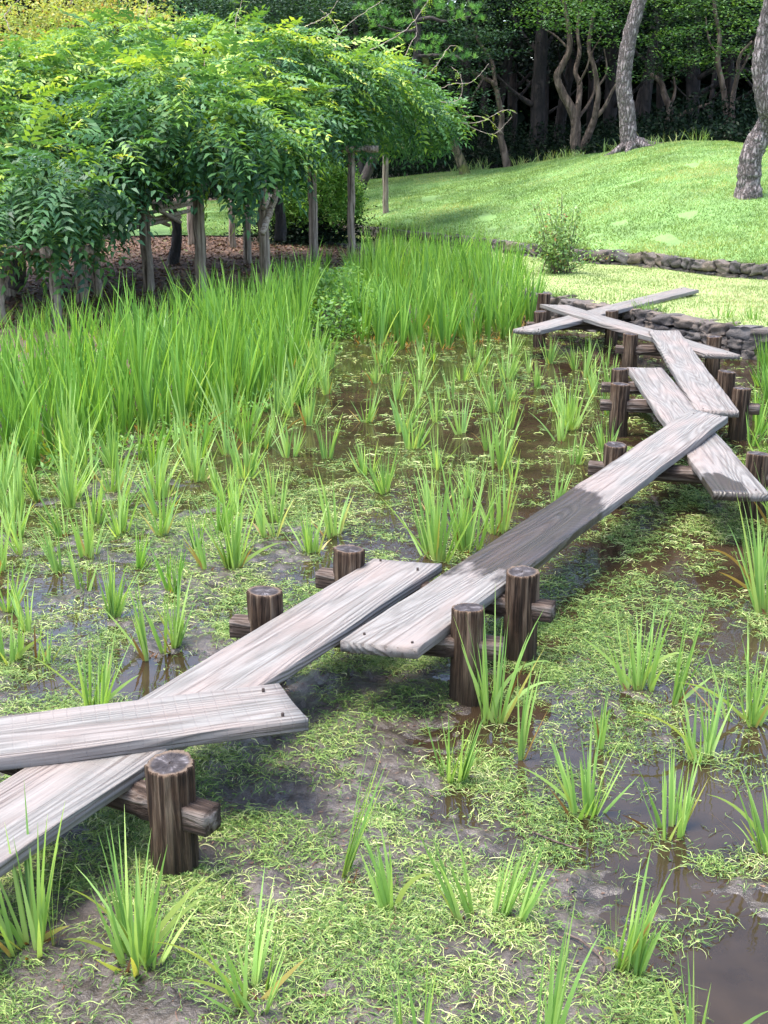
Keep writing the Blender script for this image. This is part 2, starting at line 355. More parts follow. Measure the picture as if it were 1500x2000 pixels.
# (px, py, radius m, depth change): pools and mud banks seen in the photograph
POOLS = [(1470, 1900, .30, -.03), (1440, 1960, .25, -.03), (1050, 1500, .35, -.022), (990, 1380, .30, -.02), (1350, 1600, .42, -.025), (1200, 1600, .25, -.02), (1290, 1730, .18, -.02), (1450, 1500, .45, -.03), (130, 1340, .26, -.03), (300, 1330, .22, -.022), (820, 1310, .5, -.02),
         (1250, 1200, .8, -.03), (1100, 1000, 1.2, -.05), (680, 900, 1.0, -.06), (650, 780, 1.4, -.05), (860, 780, 1.8, -.05), (1000, 850, 1.2, -.05), (1000, 1150, .6, -.03), (900, 650, 2.0, -.05), (1300, 700, 2.5, -.05), (640, 830, .8, -.04),
         (480, 1180, .4, -.015), (600, 1500, .35, .03), (700, 1350, .45, .025), (200, 1650, .5, .022), (400, 1950, .6, .012), (100, 1920, .5, .012), (860, 1870, .3, .02), (1180, 1930, .3, .015), (420, 1010, .5, .02), (600, 1060, .35, .018), (300, 900, .8, .02), (300, 1100, .5, .012)]
PW = [(P(a, b, 0), r, d) for a, b, r, d in POOLS]
def mud_z(x, y):
    x = np.asarray(x, float); y = np.asarray(y, float)
    base = .012 * (1 - sstep(4.4, 6.0, y)) - .006 * sstep(5.5, 7, y)
    for c, r, d in PW: base = base + d * np.exp(-(((x - c[0]) ** 2 + (y - c[1]) ** 2) / (r * r)))
    z = base + .012 * vn(x, y, .45, 1) + .012 * vn(x, y, .13, 2) + .009 * vn(x, y, .045, 5) + .003 * vn(x, y, .02, 6)
    u = x / y; sd = np.interp(u, SH[0], SH[1]); r = np.where(u > SH[0][-1], 0, sstep(0, 1.8, y - sd))
    z = z + .17 * r + .12 * sstep(3, 12, y - sd) * (u <= SH[0][-1])
    w = w1d(u); z = np.where(y > w + .05, np.minimum(np.maximum(z, .12), .27), z)
    return z
def sheet(name, us, ds_of_u, zf, mat, smooth=True):
    """ruled grid: one row of vertices per distance step along each azimuth u"""
    nr = len(ds_of_u(us[0])); D = np.stack([ds_of_u(u) for u in us], 1); U = np.broadcast_to(us, (nr, len(us)))
    X = U * D; Y = D; Z = zf(X, Y); V = np.stack([X, Y, Z], -1).reshape(-1, 3)
    i = np.arange(nr - 1)[:, None] * len(us) + np.arange(len(us) - 1)[None]
    F = np.stack([i, i + 1, i + 1 + len(us), i + len(us)], -1).reshape(-1, 4)
    o = link(name, mesh_np(name, V, F, None, smooth, [mat])); tag(o, kind='structure'); return o
us = np.concatenate([np.linspace(-1.2, -.36, 60)[:-1], np.linspace(-.36, .36, 460), np.linspace(.36, 1.2, 60)[1:]])
rows = np.concatenate([np.geomspace(1.3, 2.6, 40)[:-1], np.geomspace(2.6, 11, 420), np.geomspace(11, 48, 140)[1:]])
sheet('marsh_ground', us, lambda u: rows, mud_z, M['mud'])
w = link('pond_water', mesh_np('pond_water', [(-40, .5, 0), (40, .5, 0), (40, 60, 0), (-40, 60, 0)], [(0, 1, 2, 3)], None, False, [M['water']])); tag(w, kind='structure')
link('earth', mesh_np('earth', [(-400, -60, -.4), (400, -60, -.4), (400, 500, -.4), (-400, 500, -.4)], [(0, 1, 2, 3)], None, False, [M['forest_floor']]))['kind'] = 'structure'
uh = np.concatenate([np.linspace(-1.0, -.05, 60)[:-1], np.linspace(-.05, .36, 200), np.linspace(.36, 1.2, 60)[1:]])
terr_z = lambda x, y: .30 + .012 * vn(x, y, .8, 8) + .006 * vn(x, y, .2, 9)
ut = uh[uh > -.11]
sheet('terrace_lawn', ut, lambda u: np.linspace(w1d(u) + .1, w2d(u) + .12, 40), terr_z, M['terrace'])
sheet('hill_lawn', uh, lambda u: np.concatenate([np.linspace(w2d(u) + .02, np.interp(u, CR[0], CR[1]) + 1.0, 90)]), hill_z, M['hill'])
sheet('forest_ground', np.linspace(-1.2, 1.2, 120), lambda u: np.linspace(np.interp(u, CR[0], CR[1]) - .5, 110, 60), lambda x, y: hill_z(x, y) - .035, M['forest_floor'])

# ------------------------------------------------------------------ stone retaining walls
def stone_wall(name, label, path, zb, zt, rng, size):
    """path: (x, y) points in order, stones laid in courses facing the marsh"""
    path = np.array(path); seg = np.linalg.norm(np.diff(path, axis=0), axis=1); L = np.concatenate([[0], np.cumsum(seg)])
    at = lambda s: np.array([np.interp(s, L, path[:, 0]), np.interp(s, L, path[:, 1])])
    g = Geo(); n = 7; a = np.linspace(-1, 1, n)
    # a unit rounded block as six grids
    faces = []
    for ax in range(3):
        for sg in (-1, 1):
            A, B = np.meshgrid(a, a, indexing='ij'); W_ = np.full_like(A, sg); p = [None] * 3
            p[ax] = W_; p[(ax + 1) % 3] = A; p[(ax + 2) % 3] = B; faces.append(np.stack(p, -1).reshape(-1, 3))
    U = np.concatenate(faces); U = U / (np.abs(U) ** 7).sum(1, keepdims=True) ** (1 / 7)
    q = np.arange(n - 1)[:, None] * n + np.arange(n - 1)[None]; q = np.stack([q, q + 1, q + 1 + n, q + n], -1).reshape(-1, 4)
    F = np.concatenate([q + k * n * n for k in range(6)])
    z = zb
    while z < zt - .03:
        hh = min(rng.uniform(.7, 1.1) * size * .62, zt - z)
        if zt - z - hh < .06: hh = zt - z
        s = rng.uniform(-.2, 0)
        while s < L[-1]:
            ln = size * rng.uniform(.6, 1.6); c = at(np.clip(s + ln / 2, 0, L[-1])); t = at(min(s + ln / 2 + .05, L[-1])) - at(max(s + ln / 2 - .05, 0)); t /= np.linalg.norm(t) + 1e-9
            nn = np.array([-t[1], t[0]]); k = rng.uniform(0, 99); hj = hh * rng.uniform(.88, 1.06)
            p = U * (1 + .22 * vn(U[:, 0] + k, U[:, 1] + U[:, 2] * 1.7, .6, 1)[:, None] + .09 * vn(U[:, 0] - k, U[:, 2] + U[:, 1], .25, 2)[:, None])
            an = rng.normal(0, .12); px = p[:, 0] * ln * .53; pz = p[:, 2] * hj * .52 + px * an; py = p[:, 1] * .13 + rng.uniform(-.025, .025)
            V = np.stack([c[0] + t[0] * px + nn[0] * py, c[1] + t[1] * px + nn[1] * py, z + hh / 2 + pz], -1)
            g.add(V, F, rng.uniform()); s += ln * 1.0
        z += hh
    o = link(name, g.mesh(name, M['stone'], False)); tag(o, label, 'stone wall'); return o
rg = np.random.default_rng(5)
u1 = np.linspace(-.1, .75, 90); u2 = np.linspace(-.062, .75, 90)
stone_wall('stone_wall', 'low rough stone edging along the marsh where the last plank meets the pale lawn', [(u * (w1d(u) + .06), w1d(u) + .06) for u in u1], -.05, .31, rg, .21)
stone_wall('stone_wall', 'long dark stone retaining wall holding up the foot of the bright green hill', [(u * (w2d(u) - .03), w2d(u) - .03) for u in u2], .22, .50, rg, .19)

# ------------------------------------------------------------------ plank bridge
def plank(name, a, b, za, zb, width, label, rng, wet=None, thick=.043, skew=(0, 0)):
    """a, b: (x, y) of the two end centres, za / zb: level of the top there"""
    a = np.array([*a, za - thick / 2]); b = np.array([*b, zb - thick / 2]); L = np.linalg.norm(b - a); mid = (a + b) / 2
    ux = (b - a) / L; uy = np.cross([0, 0, 1], ux); uy /= np.linalg.norm(uy); uz = np.cross(ux, uy)
    top = [(-.5, .42), (-.495, .5), (-.33, .5), (-.17, .5), (0, .5), (.17, .5), (.33, .5), (.495, .5), (.5, .42)]
    prof = np.array(top + [(x, -z) for x, z in reversed(top)]); n = len(prof); ns = int(L / .06) + 2
    k = rng.uniform(0, 50); V = []; W_ = []
    for i in range(ns):
        t = i / (ns - 1); x = (t - .5) * L; y = prof[:, 0] * width; z = prof[:, 1] * thick
        sk = skew[0] * (1 - t) ** 8 + skew[1] * t ** 8
        e = np.where(np.abs(prof[:, 0]) > .4, 1.0, 0); nz = .004 * vn(x + k, np.sign(y) * 9, .35, 1) + .002 * vn(x + k, np.sign(y) * 9, .07, 2)
        yy = y + e * nz * np.sign(prof[:, 0]); cup = -.006 * (1 - (2 * prof[:, 0]) ** 2) * (.5 + .5 * vn(k, k, 1, 3))
        xx = x + sk * prof[:, 0] * width + (.003 * vn(y * 9, k, 1, 4) if i in (0, ns - 1) else 0)
        zz = z + cup + .004 * math.sin(t * 5 + k) + .0015 * vn(x + k, y, .12, 7)
        V.append(np.stack([xx + 0 * y, yy, zz], -1)); W_.append(np.array([wet(x / L + .5, q) if wet else 0 for q in prof[:, 0]]))
    V = np.concatenate(V); F = []
    for i in range(ns - 1):
        for j in range(n): F.append((i * n + j, i * n + (j + 1) % n, (i + 1) * n + (j + 1) % n, (i + 1) * n + j))
    for e, fl in ((0, 1), (ns - 1, 0)):
        for j in range(n // 2 - 1):
            f = (e * n + j, e * n + j + 1, e * n + n - 2 - j, e * n + n - 1 - j); F.append(f if not fl else f[::-1])
    me = mesh_np(name, V, [f[::-1] for f in F], dict(wet=np.concatenate(W_)), False, [M['plank']])
    o = link(name, me); o.matrix_world = Matrix(((ux[0], uy[0], uz[0], mid[0]), (ux[1], uy[1], uz[1], mid[1]), (ux[2], uy[2], uz[2], mid[2]), (0, 0, 0, 1)))
    for sx in (-1, 1):
        for sy in (-1, 1):
            aa = np.linspace(0, 2 * math.pi, 10, endpoint=False); x_, y_ = sx * (L / 2 - rng.uniform(.05, .09)), sy * width * rng.uniform(.30, .36)
            ring = lambda r_, z_: np.stack([x_ + r_ * np.cos(aa), y_ + r_ * np.sin(aa), np.full(10, z_)], -1)
            V = np.concatenate([ring(.0052, thick / 2 - .010), ring(.0052, thick / 2 + .0045), ring(.0042, thick / 2 + .0055), ring(.0003, thick / 2 + .0058)])
            nm = link('nail', mesh_np('nail', V, [(i * 10 + j, i * 10 + (j + 1) % 10, i * 10 + 10 + (j + 1) % 10, i * 10 + 10 + j) for i in range(3) for j in range(10)], None, True, [M['iron']]), o)
    tag(o, label, 'plank', 'overlapping planks of the zigzag footbridge'); return o
r = np.random.default_rng(11)
def ext(a, b, d):
    a = np.array(a, float); b = np.array(b, float); u = (b - a) / np.linalg.norm(b - a); return tuple(b + u * d)
wetC = lambda t, q: min(1, max(0, (t - .10) / .20)) * min(1, max(0, (.565 + q * .08 - 1.1 * q * q * .12 - t) / .10)) * .85
wetD = lambda t, q: max(0, 1 - ((t - .985) ** 2 / .014 + (q + .25) ** 2 / .30)) * 1.1
plank('bridge_plank', ext((.105, 5.165), (-1.04, 2.96), .9), (.105, 5.165), .31, .31, .30, 'pinkish grey plank with saw marks leading out of the lower left corner', r, None, skew=(0, -.25))
plank('bridge_plank', (-2.3, 3.02), (-.295, 3.635), .355, .355, .29, 'nearest plank of the bridge, lying on top of another beside the foreground post', r, None, skew=(0, -.12))
plank('bridge_plank', (-.02, 4.20), (2.18, 8.07), .31, .362, .285, 'longest plank with a dark wet stain across its middle', r, wetC, skew=(-.25, .45))
plank('bridge_plank', (2.17, 10.16), (1.89, 6.26), .31, .31, .29, 'plank with one wet corner, its near end jutting out at the right edge', r, wetD, skew=(0, 0))
plank('bridge_plank', (2.73, 12.0), (2.32, 8.38), .357, .31, .29, 'swirly grained plank lying beside the two close posts, its far end on the cross one', r, None)
plank('bridge_plank', (1.93, 14.1), (3.0, 10.85), .357, .308, .28, 'plank slanting down to the right that rests across the farthest one', r, None, skew=(.5, .5))
plank('bridge_plank', (1.45, 12.45), (3.88, 15.68), .305, .368, .28, 'farthest plank whose end lies on the pale lawn beyond the stone edging', r, None, skew=(-.3, .6))

def post_mesh(rad, h, rng, split=False):
    ns = 84; k = rng.uniform(0, 99); a = np.linspace(0, 2 * math.pi, ns, endpoint=False); V = []; zs = list(np.linspace(-.25, h - .012, 26)) + [h - .004, h]
    lump = 1 + .035 * np.cos(2 * a + k) + .02 * np.cos(3 * a + 2 * k)
    for i, z in enumerate(zs):
        gro = .07 * vn(a * 6 + k, z * 1.2, .55, 1) + .05 * vn(a * 14 + k, z * 3, .7, 2) - .085 * np.clip(vn(a * 9 + 3 * k, z * 2.2, .42, 5) - .45, 0, 1) * 2 + .022 * vn(a * 34 + k, z * 9, .8, 6)
        rr = rad * (lump + gro + .03 * vn(z * 6, k, 1, 3))
        if i == len(zs) - 1: rr = rr * .95
        if split: rr = rr * (1 - .22 * np.exp(-((a - 4.75) / .05) ** 2) * sstep(.08, .3, z))
        V.append(np.stack([rr * np.cos(a), rr * np.sin(a), np.full(ns, z) + (.004 * np.cos(a + k) if i > 25 else 0)], -1))
    top = V[-1]
    for f in (.8, .55, .3, .02):
        q = top * [f, f, 1]; q[:, 2] += -.0015 + .002 * vn(q[:, 0], q[:, 1], .02, 6); V.append(q)
    F = []; mi = []
    for i in range(len(V) - 1):
        for j in range(ns): F.append((i * ns + j, i * ns + (j + 1) % ns, (i + 1) * ns + (j + 1) % ns, (i + 1) * ns + j)); mi.append(1 if i >= len(zs) - 1 else 0)
    return mesh_np('post', np.concatenate(V), F, None, True, [M['log'], M['endgrain']], mi)
def beam_mesh(L, rng, sq=.14):
    ns = 32; a = np.linspace(0, 2 * math.pi, ns, endpoint=False); V = []; k = rng.uniform(0, 99); xs = np.linspace(-L / 2, L / 2, 60)
    for x in xs:
        d = L / 2 - abs(x); s = 1 - float(sstep(sq * 1.3, sq * 1.8, d)); p = 2.2 + 14 * s; R_ = .050 * (1 - s) + .038 * s
        cx, sz = np.cos(a), np.sin(a); rr = R_ / (np.abs(cx) ** p + np.abs(sz) ** p) ** (1 / p)
        rr = rr * (1 + .05 * (1 - s) * vn(a * 5 + k, x * 2, .6, 1) + .03 * vn(x * 8, k + a, .8, 2)); V.append(np.stack([np.full(ns, x), rr * cx, rr * sz], -1))
    V0 = V[0] * [1, .02, .02]; V1 = V[-1] * [1, .02, .02]; V = [V0] + V + [V1]; F = []
    for i in range(len(V) - 1):
        for j in range(ns): F.append((i * ns + j, (i + 1) * ns + j, (i + 1) * ns + (j + 1) % ns, i * ns + (j + 1) % ns))
    return mesh_np('crossbeam', np.concatenate(V), [f[::-1] for f in F], None, False, [M['beam']])
def trestle(a, b, label, rng, ha=.38, hb=.38, ra=.067, rb=.067, split_b=False, lean=(0, 0)):
    a = np.array(a); b = np.array(b); d = b - a; L = np.linalg.norm(d); ang = math.atan2(d[1], d[0]); mid = (a + b) / 2
    e = empty('trestle', (mid[0], mid[1], 0), (0, 0, ang)); tag(e, label, 'trestle', 'log trestles carrying the plank bridge')
    link('post', post_mesh(ra, ha, rng), e, (-L / 2, 0, 0), (rng.normal(0, .02), lean[0], rng.uniform(0, 6)))
    o = link('post', post_mesh(rb, hb, rng, split_b), e, (L / 2, 0, 0), (rng.normal(0, .02), lean[1], 0 if split_b else rng.uniform(0, 6)))
    link('crossbeam', beam_mesh(L + .115 * 2 + .05, rng), e, (0, 0, .228))
r = np.random.default_rng(3)
d1 = P(290, 1556, .24)[:2] - P(400, 1590, .24)[:2]; d1 /= np.linalg.norm(d1); n1 = np.array([-.61, 3.17])
trestle(n1 + d1 * .86, n1, 'nearest trestle, its thick cracked post standing in front of the lower left planks', r, .37, .375, .066, .069)
trestle((-.47, 4.56), (.32, 4.38), 'second trestle, with the vertically split post under the near end of the stained plank', r, .385, .385, .068, .0625, True)
trestle((-.16, 5.11), (.57, 4.80), 'third trestle, at the far end of the pinkish plank with saw marks', r, .38, .385, .067, .068)
trestle((1.36, 7.09), (2.15, 6.87), 'trestle under the crossing of the stained plank and the wet cornered plank', r)
trestle((1.75, 8.99), (2.61, 8.87), 'nearer of the two trestles set close together', r, .39, .38)
trestle((1.88, 9.70), (2.69, 9.58), 'farther of the two trestles set close together', r, .38, .38)
trestle((2.34, 11.62), (3.08, 11.45), 'trestle with a knotted post where the swirly plank laps onto the slanting one', r)
trestle((1.68, 13.29), (2.47, 13.34), 'farthest trestle, near the stone edging under the crossing of the last two planks', r)
# short stub of an old log at the corner of the stone edging
pc = P(1063, 590, .3)
o = link('log_stump', post_mesh(.075, .40, r), None, (pc[0], pc[1], 0)); tag(o, 'dark old log stump at the left end of the low stone edging', 'stump')

# ------------------------------------------------------------------ blades and leaves
def blades(g, base, az, lean, ln, wd, droop, tw, v, nseg=6, tip=1.7, t0=0):
    """sword-shaped leaves: az heading, lean angle from the vertical at the foot, droop added towards the tip"""
    base = np.asarray(base, float); n = len(base); t = np.linspace(0, 1, nseg + 1)
    A = lean[:, None] + droop[:, None] * t[None] ** 2
    st = ln[:, None] / nseg; h = np.sin(A) * st; z = np.cos(A) * st
    h = np.concatenate([np.zeros((n, 1)), np.cumsum((h[:, 1:] + h[:, :-1]) / 2, 1)], 1); z = np.concatenate([np.zeros((n, 1)), np.cumsum((z[:, 1:] + z[:, :-1]) / 2, 1)], 1)
    c, s = np.cos(az)[:, None], np.sin(az)[:, None]
    p = np.stack([base[:, 0:1] + h * c, base[:, 1:2] + h * s, base[:, 2:3] + z], -1)
    T = np.stack([np.sin(A) * c, np.sin(A) * s, np.cos(A)], -1); S_ = np.stack([-s + 0 * A, c + 0 * A, 0 * A], -1); Nn = np.cross(T, S_)
    ct, sn = np.cos(tw)[:, None, None], np.sin(tw)[:, None, None]; Wv = S_ * ct + Nn * sn
    prof = np.where(t < .12, .65 + t * 2.9, 1.0) * (1 - t ** tip * .97)
    w = Wv * (wd[:, None] * prof[None] / 2)[..., None]
    V = np.stack([p - w, p + w], 2).reshape(-1, 3)
    i = (np.arange(n) * (nseg + 1) * 2)[:, None] + (np.arange(nseg) * 2)[None]; F = np.stack([i, i + 1, i + 3, i + 2], -1).reshape(-1, 4)
    g.add(V, F, np.repeat(v, (nseg + 1) * 2), np.tile(np.repeat(t, 2), n))

def iris_mesh(rng, nb, h, spread=.32, lean=(0, 0), wd=.013, foot=.045, yellow=1, mat='iris', arcs=(), stiff=.25):
    g = Geo(); nf = max(1, nb // 5)
    fa = rng.uniform(0, 2 * math.pi, nf); fp = np.stack([np.cos(fa), np.sin(fa)], -1) * rng.uniform(0, foot, (nf, 1)); fo = rng.uniform(0, math.pi, nf)
    k = np.arange(nb) % nf; off = rng.normal(0, .5, nb)
    # every fan spreads in its own plane; the outer blades lean most
    ld = np.stack([np.cos(fo[k]), np.sin(fo[k])], -1) * (off * spread)[:, None] + np.stack([np.cos(fa[k]), np.sin(fa[k])], -1) * spread * .35 + rng.normal(0, .05, (nb, 2)) + np.array(lean)
    mag = np.linalg.norm(ld, axis=1); az = np.arctan2(ld[:, 1], ld[:, 0])
    L = h * rng.uniform(.5, 1.03, nb) * (1 - .15 * np.abs(off)); L[:2] = h * 1.02
    base = np.concatenate([fp[k] + ld * .02, np.full((nb, 1), -.03)], 1)
    v = rng.uniform(0, .88, nb); yl = rng.permutation(nb)[:yellow]; v[yl] = rng.uniform(.9, 1.0, len(yl)); mag[yl] += .25; L[yl] *= .75
    tw = fo[k] - az + rng.normal(0, .35, nb)
    blades(g, base, az, mag, L, wd * rng.uniform(.75, 1.15, nb), rng.gamma(1.5, stiff, nb) * (.4 + mag), tw, v, 7)
    if len(arcs):   # long bent leaves: (heading, lean, length, droop, v)
        a = np.array(arcs, float); m_ = len(a); blades(g, np.tile([0, 0, -.02], (m_, 1)) + rng.normal(0, .01, (m_, 3)), a[:, 0], a[:, 1], a[:, 2], np.full(m_, wd * 1.1), a[:, 3], rng.normal(1.3, .2, m_), a[:, 4], 10, 3)
    # dark stubs and sheaths at the foot
    ns = 5; blades(g, np.concatenate([rng.normal(0, foot * .5, (ns, 2)), np.full((ns, 1), -.02)], 1), rng.uniform(0, 6.28, ns), rng.uniform(.2, .9, ns), np.full(ns, h * .14), np.full(ns, wd * .8), rng.uniform(0, 1, ns), rng.uniform(0, 3, ns), np.full(ns, 1.0), 3)
    return g.mesh('iris_clump', M[mat])

G_FRONT = 'young iris clumps planted in the marsh'
# (px, py) of the foot, height px, blades, spread, (lean x, lean y), yellow blades, arcs, label
FRONT = [
 (70, 1875, 285, 15, .40, (-.02, 0), 1, [(2.9, .9, .16, .6, .9), (.15, .9, .16, .5, .95)], 'tall full iris clump in the lower left corner under the plank edge'),
 (268, 1900, 250, 24, .38, (0, 0), 2, [(.35, .65, .42, .4, .91), (.5, .75, .36, .5, .9), (2.9, .55, .38, .9, .92), (3.0, .95, .30, .9, .93)], 'densest iris clump below the foreground post, with yellow blades arching to both sides'),
 (495, 1968, 245, 12, .45, (.04, 0), 0, [(3.0, .70, .42, 1.0, .92), (3.1, .9, .3, .8, .91), (.35, .8, .28, .2, .96)], 'iris clump at the bottom edge with long yellow leaves arching left and one orange tip'),
 (665, 1728, 270, 6, .12, (.22, 0), 0, [], 'narrow dark iris clump leaning right, just right of the foreground post'),
 (762, 1780, 165, 8, .25, (-.22, 0), 0, [(.3, .3, .22, 1.9, .92)], 'small iris clump leaning left with one bent yellow leaf at its top'),
 (908, 1815, 210, 7, .10, (-.26, 0), 0, [], 'thin iris clump leaning left, left one of a close pair low in the picture'),
 (968, 1815, 180, 11, .28, (.2, 0), 0, [], 'iris clump leaning right, right one of a close pair low in the picture'),
 (1238, 1905, 235, 14, .20, (.16, 0), 1, [(2.2, .25, .2, 2.6, .94), (3.4, 1.2, .12, .6, 1.0)], 'upright iris clump at lower right with brown leaf tangled round its dark foot'),
 (1315, 1625, 175, 15, .30, (0, 0), 1, [(2.8, .9, .2, .5, 1.0)], 'bushy iris clump at right with a reddish dead leaf curling left'),
 (1505, 1665, 205, 9, .25, (-.25, 0), 1, [(2.9, .5, .34, 1.0, .88)], 'iris clump cut by the right edge of the picture, leaning left'),
 (1150, 1588, 185, 16, .50, (0, 0), 1, [(2.6, .9, .32, .6, .86)], 'wide forked iris clump standing in the grey puddle on the right'),
 (1378, 1478, 165, 12, .30, (-.03, 0), 1, [(2.8, .7, .36, 1.1, .91)], 'iris clump with a long yellow leaf reaching left over the puddle'),
 (1455, 1408, 190, 18, .34, (0, 0), 2, [(.3, .9, .2, .4, .9), (2.9, .8, .3, .9, .88), (1.4, .12, .26, .3, .97)], 'large iris clump near the right edge with a brown withered stalk'),
 (1245, 1350, 190, 14, .32, (-.05, 0), 1, [(2.9, .75, .32, .3, .85), (.2, .45, .28, 1.6, .89)], 'pale iris clump standing alone right of the split post'),
 (1312, 1372, 190, 7, .14, (.12, 0), 0, [(.3, .9, .2, .2, .8)], 'slim iris clump between two fuller clumps right of the split post'),
 (1175, 1450, 110, 9, .30, (.08, 0), 0, [], 'small dark iris clump at the far side of the grey puddle'),
 (882, 1522, 150, 17, .38, (.03, 0), 0, [], 'neat fan shaped iris clump in front of the split post'),
 (962, 1408, 240, 12, .24, (-.02, 0), 1, [(3.0, .42, .34, -.1, .7), (.2, .2, .38, 1.9, .8), (.2, .45, .30, 1.4, .75)], 'tall iris clump growing against the right side of the split post'),
 (1008, 1482, 200, 5, .08, (.02, 0), 0, [], 'thin upright iris shoot right of the tall clump by the split post'),
 (790, 2075, 270, 7, .12, (-.02, 0), 0, [], 'slender pale iris clump cut by the bottom edge near the middle'),
 (1045, 2100, 330, 8, .14, (.03, 0), 0, [], 'tall narrow iris clump cut by the bottom edge right of the middle'),
 (1370, 2090, 260, 7, .25, (.0, 0), 1, [(.25, .5, .36, .9, .2), (.3, .6, .30, .8, .9)], 'iris clump cut by the bottom right edge with one broad leaf bent right'),
 (190, 1388, 165, 16, .34, (.05, 0), 0, [(2.9, .75, .34, .5, .89), (.2, .8, .2, .3, .8)], 'dark green iris clump by the small puddle behind the nearest plank'),
 (335, 1268, 145, 15, .32, (0, 0), 1, [(2.8, .4, .2, .2, .93)], 'bright iris clump left of the second trestle'),
 (288, 1280, 165, 6, .12, (-.12, 0), 0, [(2.6, .8, .26, .2, .85)], 'sparse dark iris clump leaning left beside a brighter one'),
 (20, 1295, 120, 12, .30, (0, 0), 1, [(.3, .8, .18, .4, .9)], 'iris clump at the left edge above the nearest plank'),
 (70, 1290, 95, 6, .22, (.05, 0), 3, [(1.4, .05, .17, .1, 1.0)], 'small iris clump with brown dead stalks at the left'),
 (1478, 1152, 150, 14, .25, (-.05, 0), 1, [(2.8, .5, .32, 1.4, .98), (3.0, .9, .2, .4, .97)], 'iris clump by the right edge with a rusty leaf arching left'),
 (1508, 1200, 240, 14, .20, (0, 0), 1, [], 'tall iris clump cut by the right edge beside the rusty leaved one'),
 (850, 1092, 200, 22, .42, (0, 0), 1, [(2.8, .65, .42, .2, .7)], 'broad full iris clump rising behind the stained plank, left one'),
 (912, 1075, 190, 20, .34, (0, 0), 1, [], 'full iris clump rising behind the stained plank, right of the broadest'),
 (980, 1040, 150, 12, .28, (.05, 0), 2, [], 'iris clump with reddish tips just behind the stained plank'),
 (975, 912, 130, 17, .40, (0, 0), 0, [], 'fan shaped iris clump alone in open water left of the bridge'),
 (722, 925, 75, 14, .36, (0, 0), 2, [], 'short iris clump with yellow blades at the edge of the brown open water'),
 (1112, 838, 120, 26, .62, (-.03, 0), 1, [], 'widest iris clump in the water left of the two close trestles'),
 (1097, 985, 90, 7, .15, (.1, 0), 0, [], 'small dark iris clump against the upper edge of the stained plank'),
 (1120, 908, 75, 10, .30, (0, 0), 0, [], 'small iris clump left of the post at the plank crossing'),
 (398, 1115, 110, 5, .16, (-.15, 0), 1, [(2.5, .6, .24, .2, .84)], 'sparse iris clump with one long blade leaning left, above the second trestle'),
 (456, 1112, 175, 20, .36, (0, 0), 1, [(2.5, .7, .30, .2, .8), (.3, .9, .26, .6, .88)], 'big pale iris clump directly above the second trestle'),
 (1262, 640, 55, 12, .45, (-.05, 0), 0, [], 'iris clump growing between the last plank and the stone edging'),
 (925, 698, 75, 16, .35, (0, 0), 0, [], 'iris clump in front of the right end of the far tall stand'),
]
for i, (px, py, hp, nb, sp, ln, ye, arcs, lab) in enumerate(FRONT):
    p = P(px, py, 0); rng = np.random.default_rng(100 + i); zc = p[1] * math.cos(TH) + H * math.sin(TH)
    h = hp * zc / FPX / math.cos(TH) * 1.02
    sc = 1 if zc < 5 else 1.15
    arcs = [(a, l, L_ * .9 * min(1.25, max(.55, zc / 3.9)), d, v) for a, l, L_, d, v in arcs]
    me = iris_mesh(rng, int(nb * 2.0), h * 1.1, sp * 1.15, ln, .0145 * sc, .055, ye + 1, 'iris', arcs, .12)
    o = link('iris_clump', me, None, (p[0], p[1], float(max(mud_z(p[0], p[1]), -.01)))); tag(o, lab, 'iris clump', G_FRONT)

def in_poly(x, y, poly):
    c = False; j = len(poly) - 1
    for i in range(len(poly)):
        if (poly[i][1] > y) != (poly[j][1] > y) and x < (poly[j][0] - poly[i][0]) * (y - poly[i][1]) / (poly[j][1] - poly[i][1]) + poly[i][0]: c = not c
        j = i
    return c
def scatter(poly_px, spacing, rng, avoid=(), z=0, keep=lambda x, y: True, n=4000, lo=()):
    pts = list(lo); out = []; P0 = np.array([P(a, b, z)[:2] for a, b in poly_px]); mn, mx = P0.min(0), P0.max(0)
    for _ in range(n):
        q = rng.uniform(mn, mx)
        if not in_poly(q[0], q[1], P0): continue
        if any((q[0] - a) ** 2 + (q[1] - b) ** 2 < r_ * r_ for a, b, r_ in avoid): continue
        if any((q[0] - a) ** 2 + (q[1] - b) ** 2 < spacing ** 2 for a, b in pts): continue
        if not keep(*q): continue
        pts.append(tuple(q)); out.append(tuple(q))
    return out
PLACED = []
def place_clumps(protos, pts, label, cat, group, rng, smin=.8, smax=1.15, lean=.06, name='iris_clump'):
    for i, (x, y) in enumerate(pts):
        src = protos[rng.integers(len(protos))]; o = bpy.data.objects.new(name, src)
        s = rng.uniform(smin, smax); o.location = (x, y, float(max(mud_z(x, y), -.012))); o.scale = (s, s, s * rng.uniform(.9, 1.08))
        o.rotation_euler = (rng.normal(0, lean), rng.normal(0, lean), rng.uniform(0, 6.28)); tag(o, label, cat, group)
        PLACED.append((o, protos[0].vertices[0].co.z * 0 + s * (1.0 if 'tall' in label else .42) / y * (0 if 'back' in label else 1)))
rng = np.random.default_rng(7)
front_xy = [tuple(P(a[0], a[1], 0)[:2]) for a in FRONT]
young = [iris_mesh(rng, int(rng.integers(12, 40)), .39, rng.uniform(.28, .5), (0, 0), .0165, .04, int(rng.integers(0, 3)), 'iris', (), .15) for _ in range(14)]
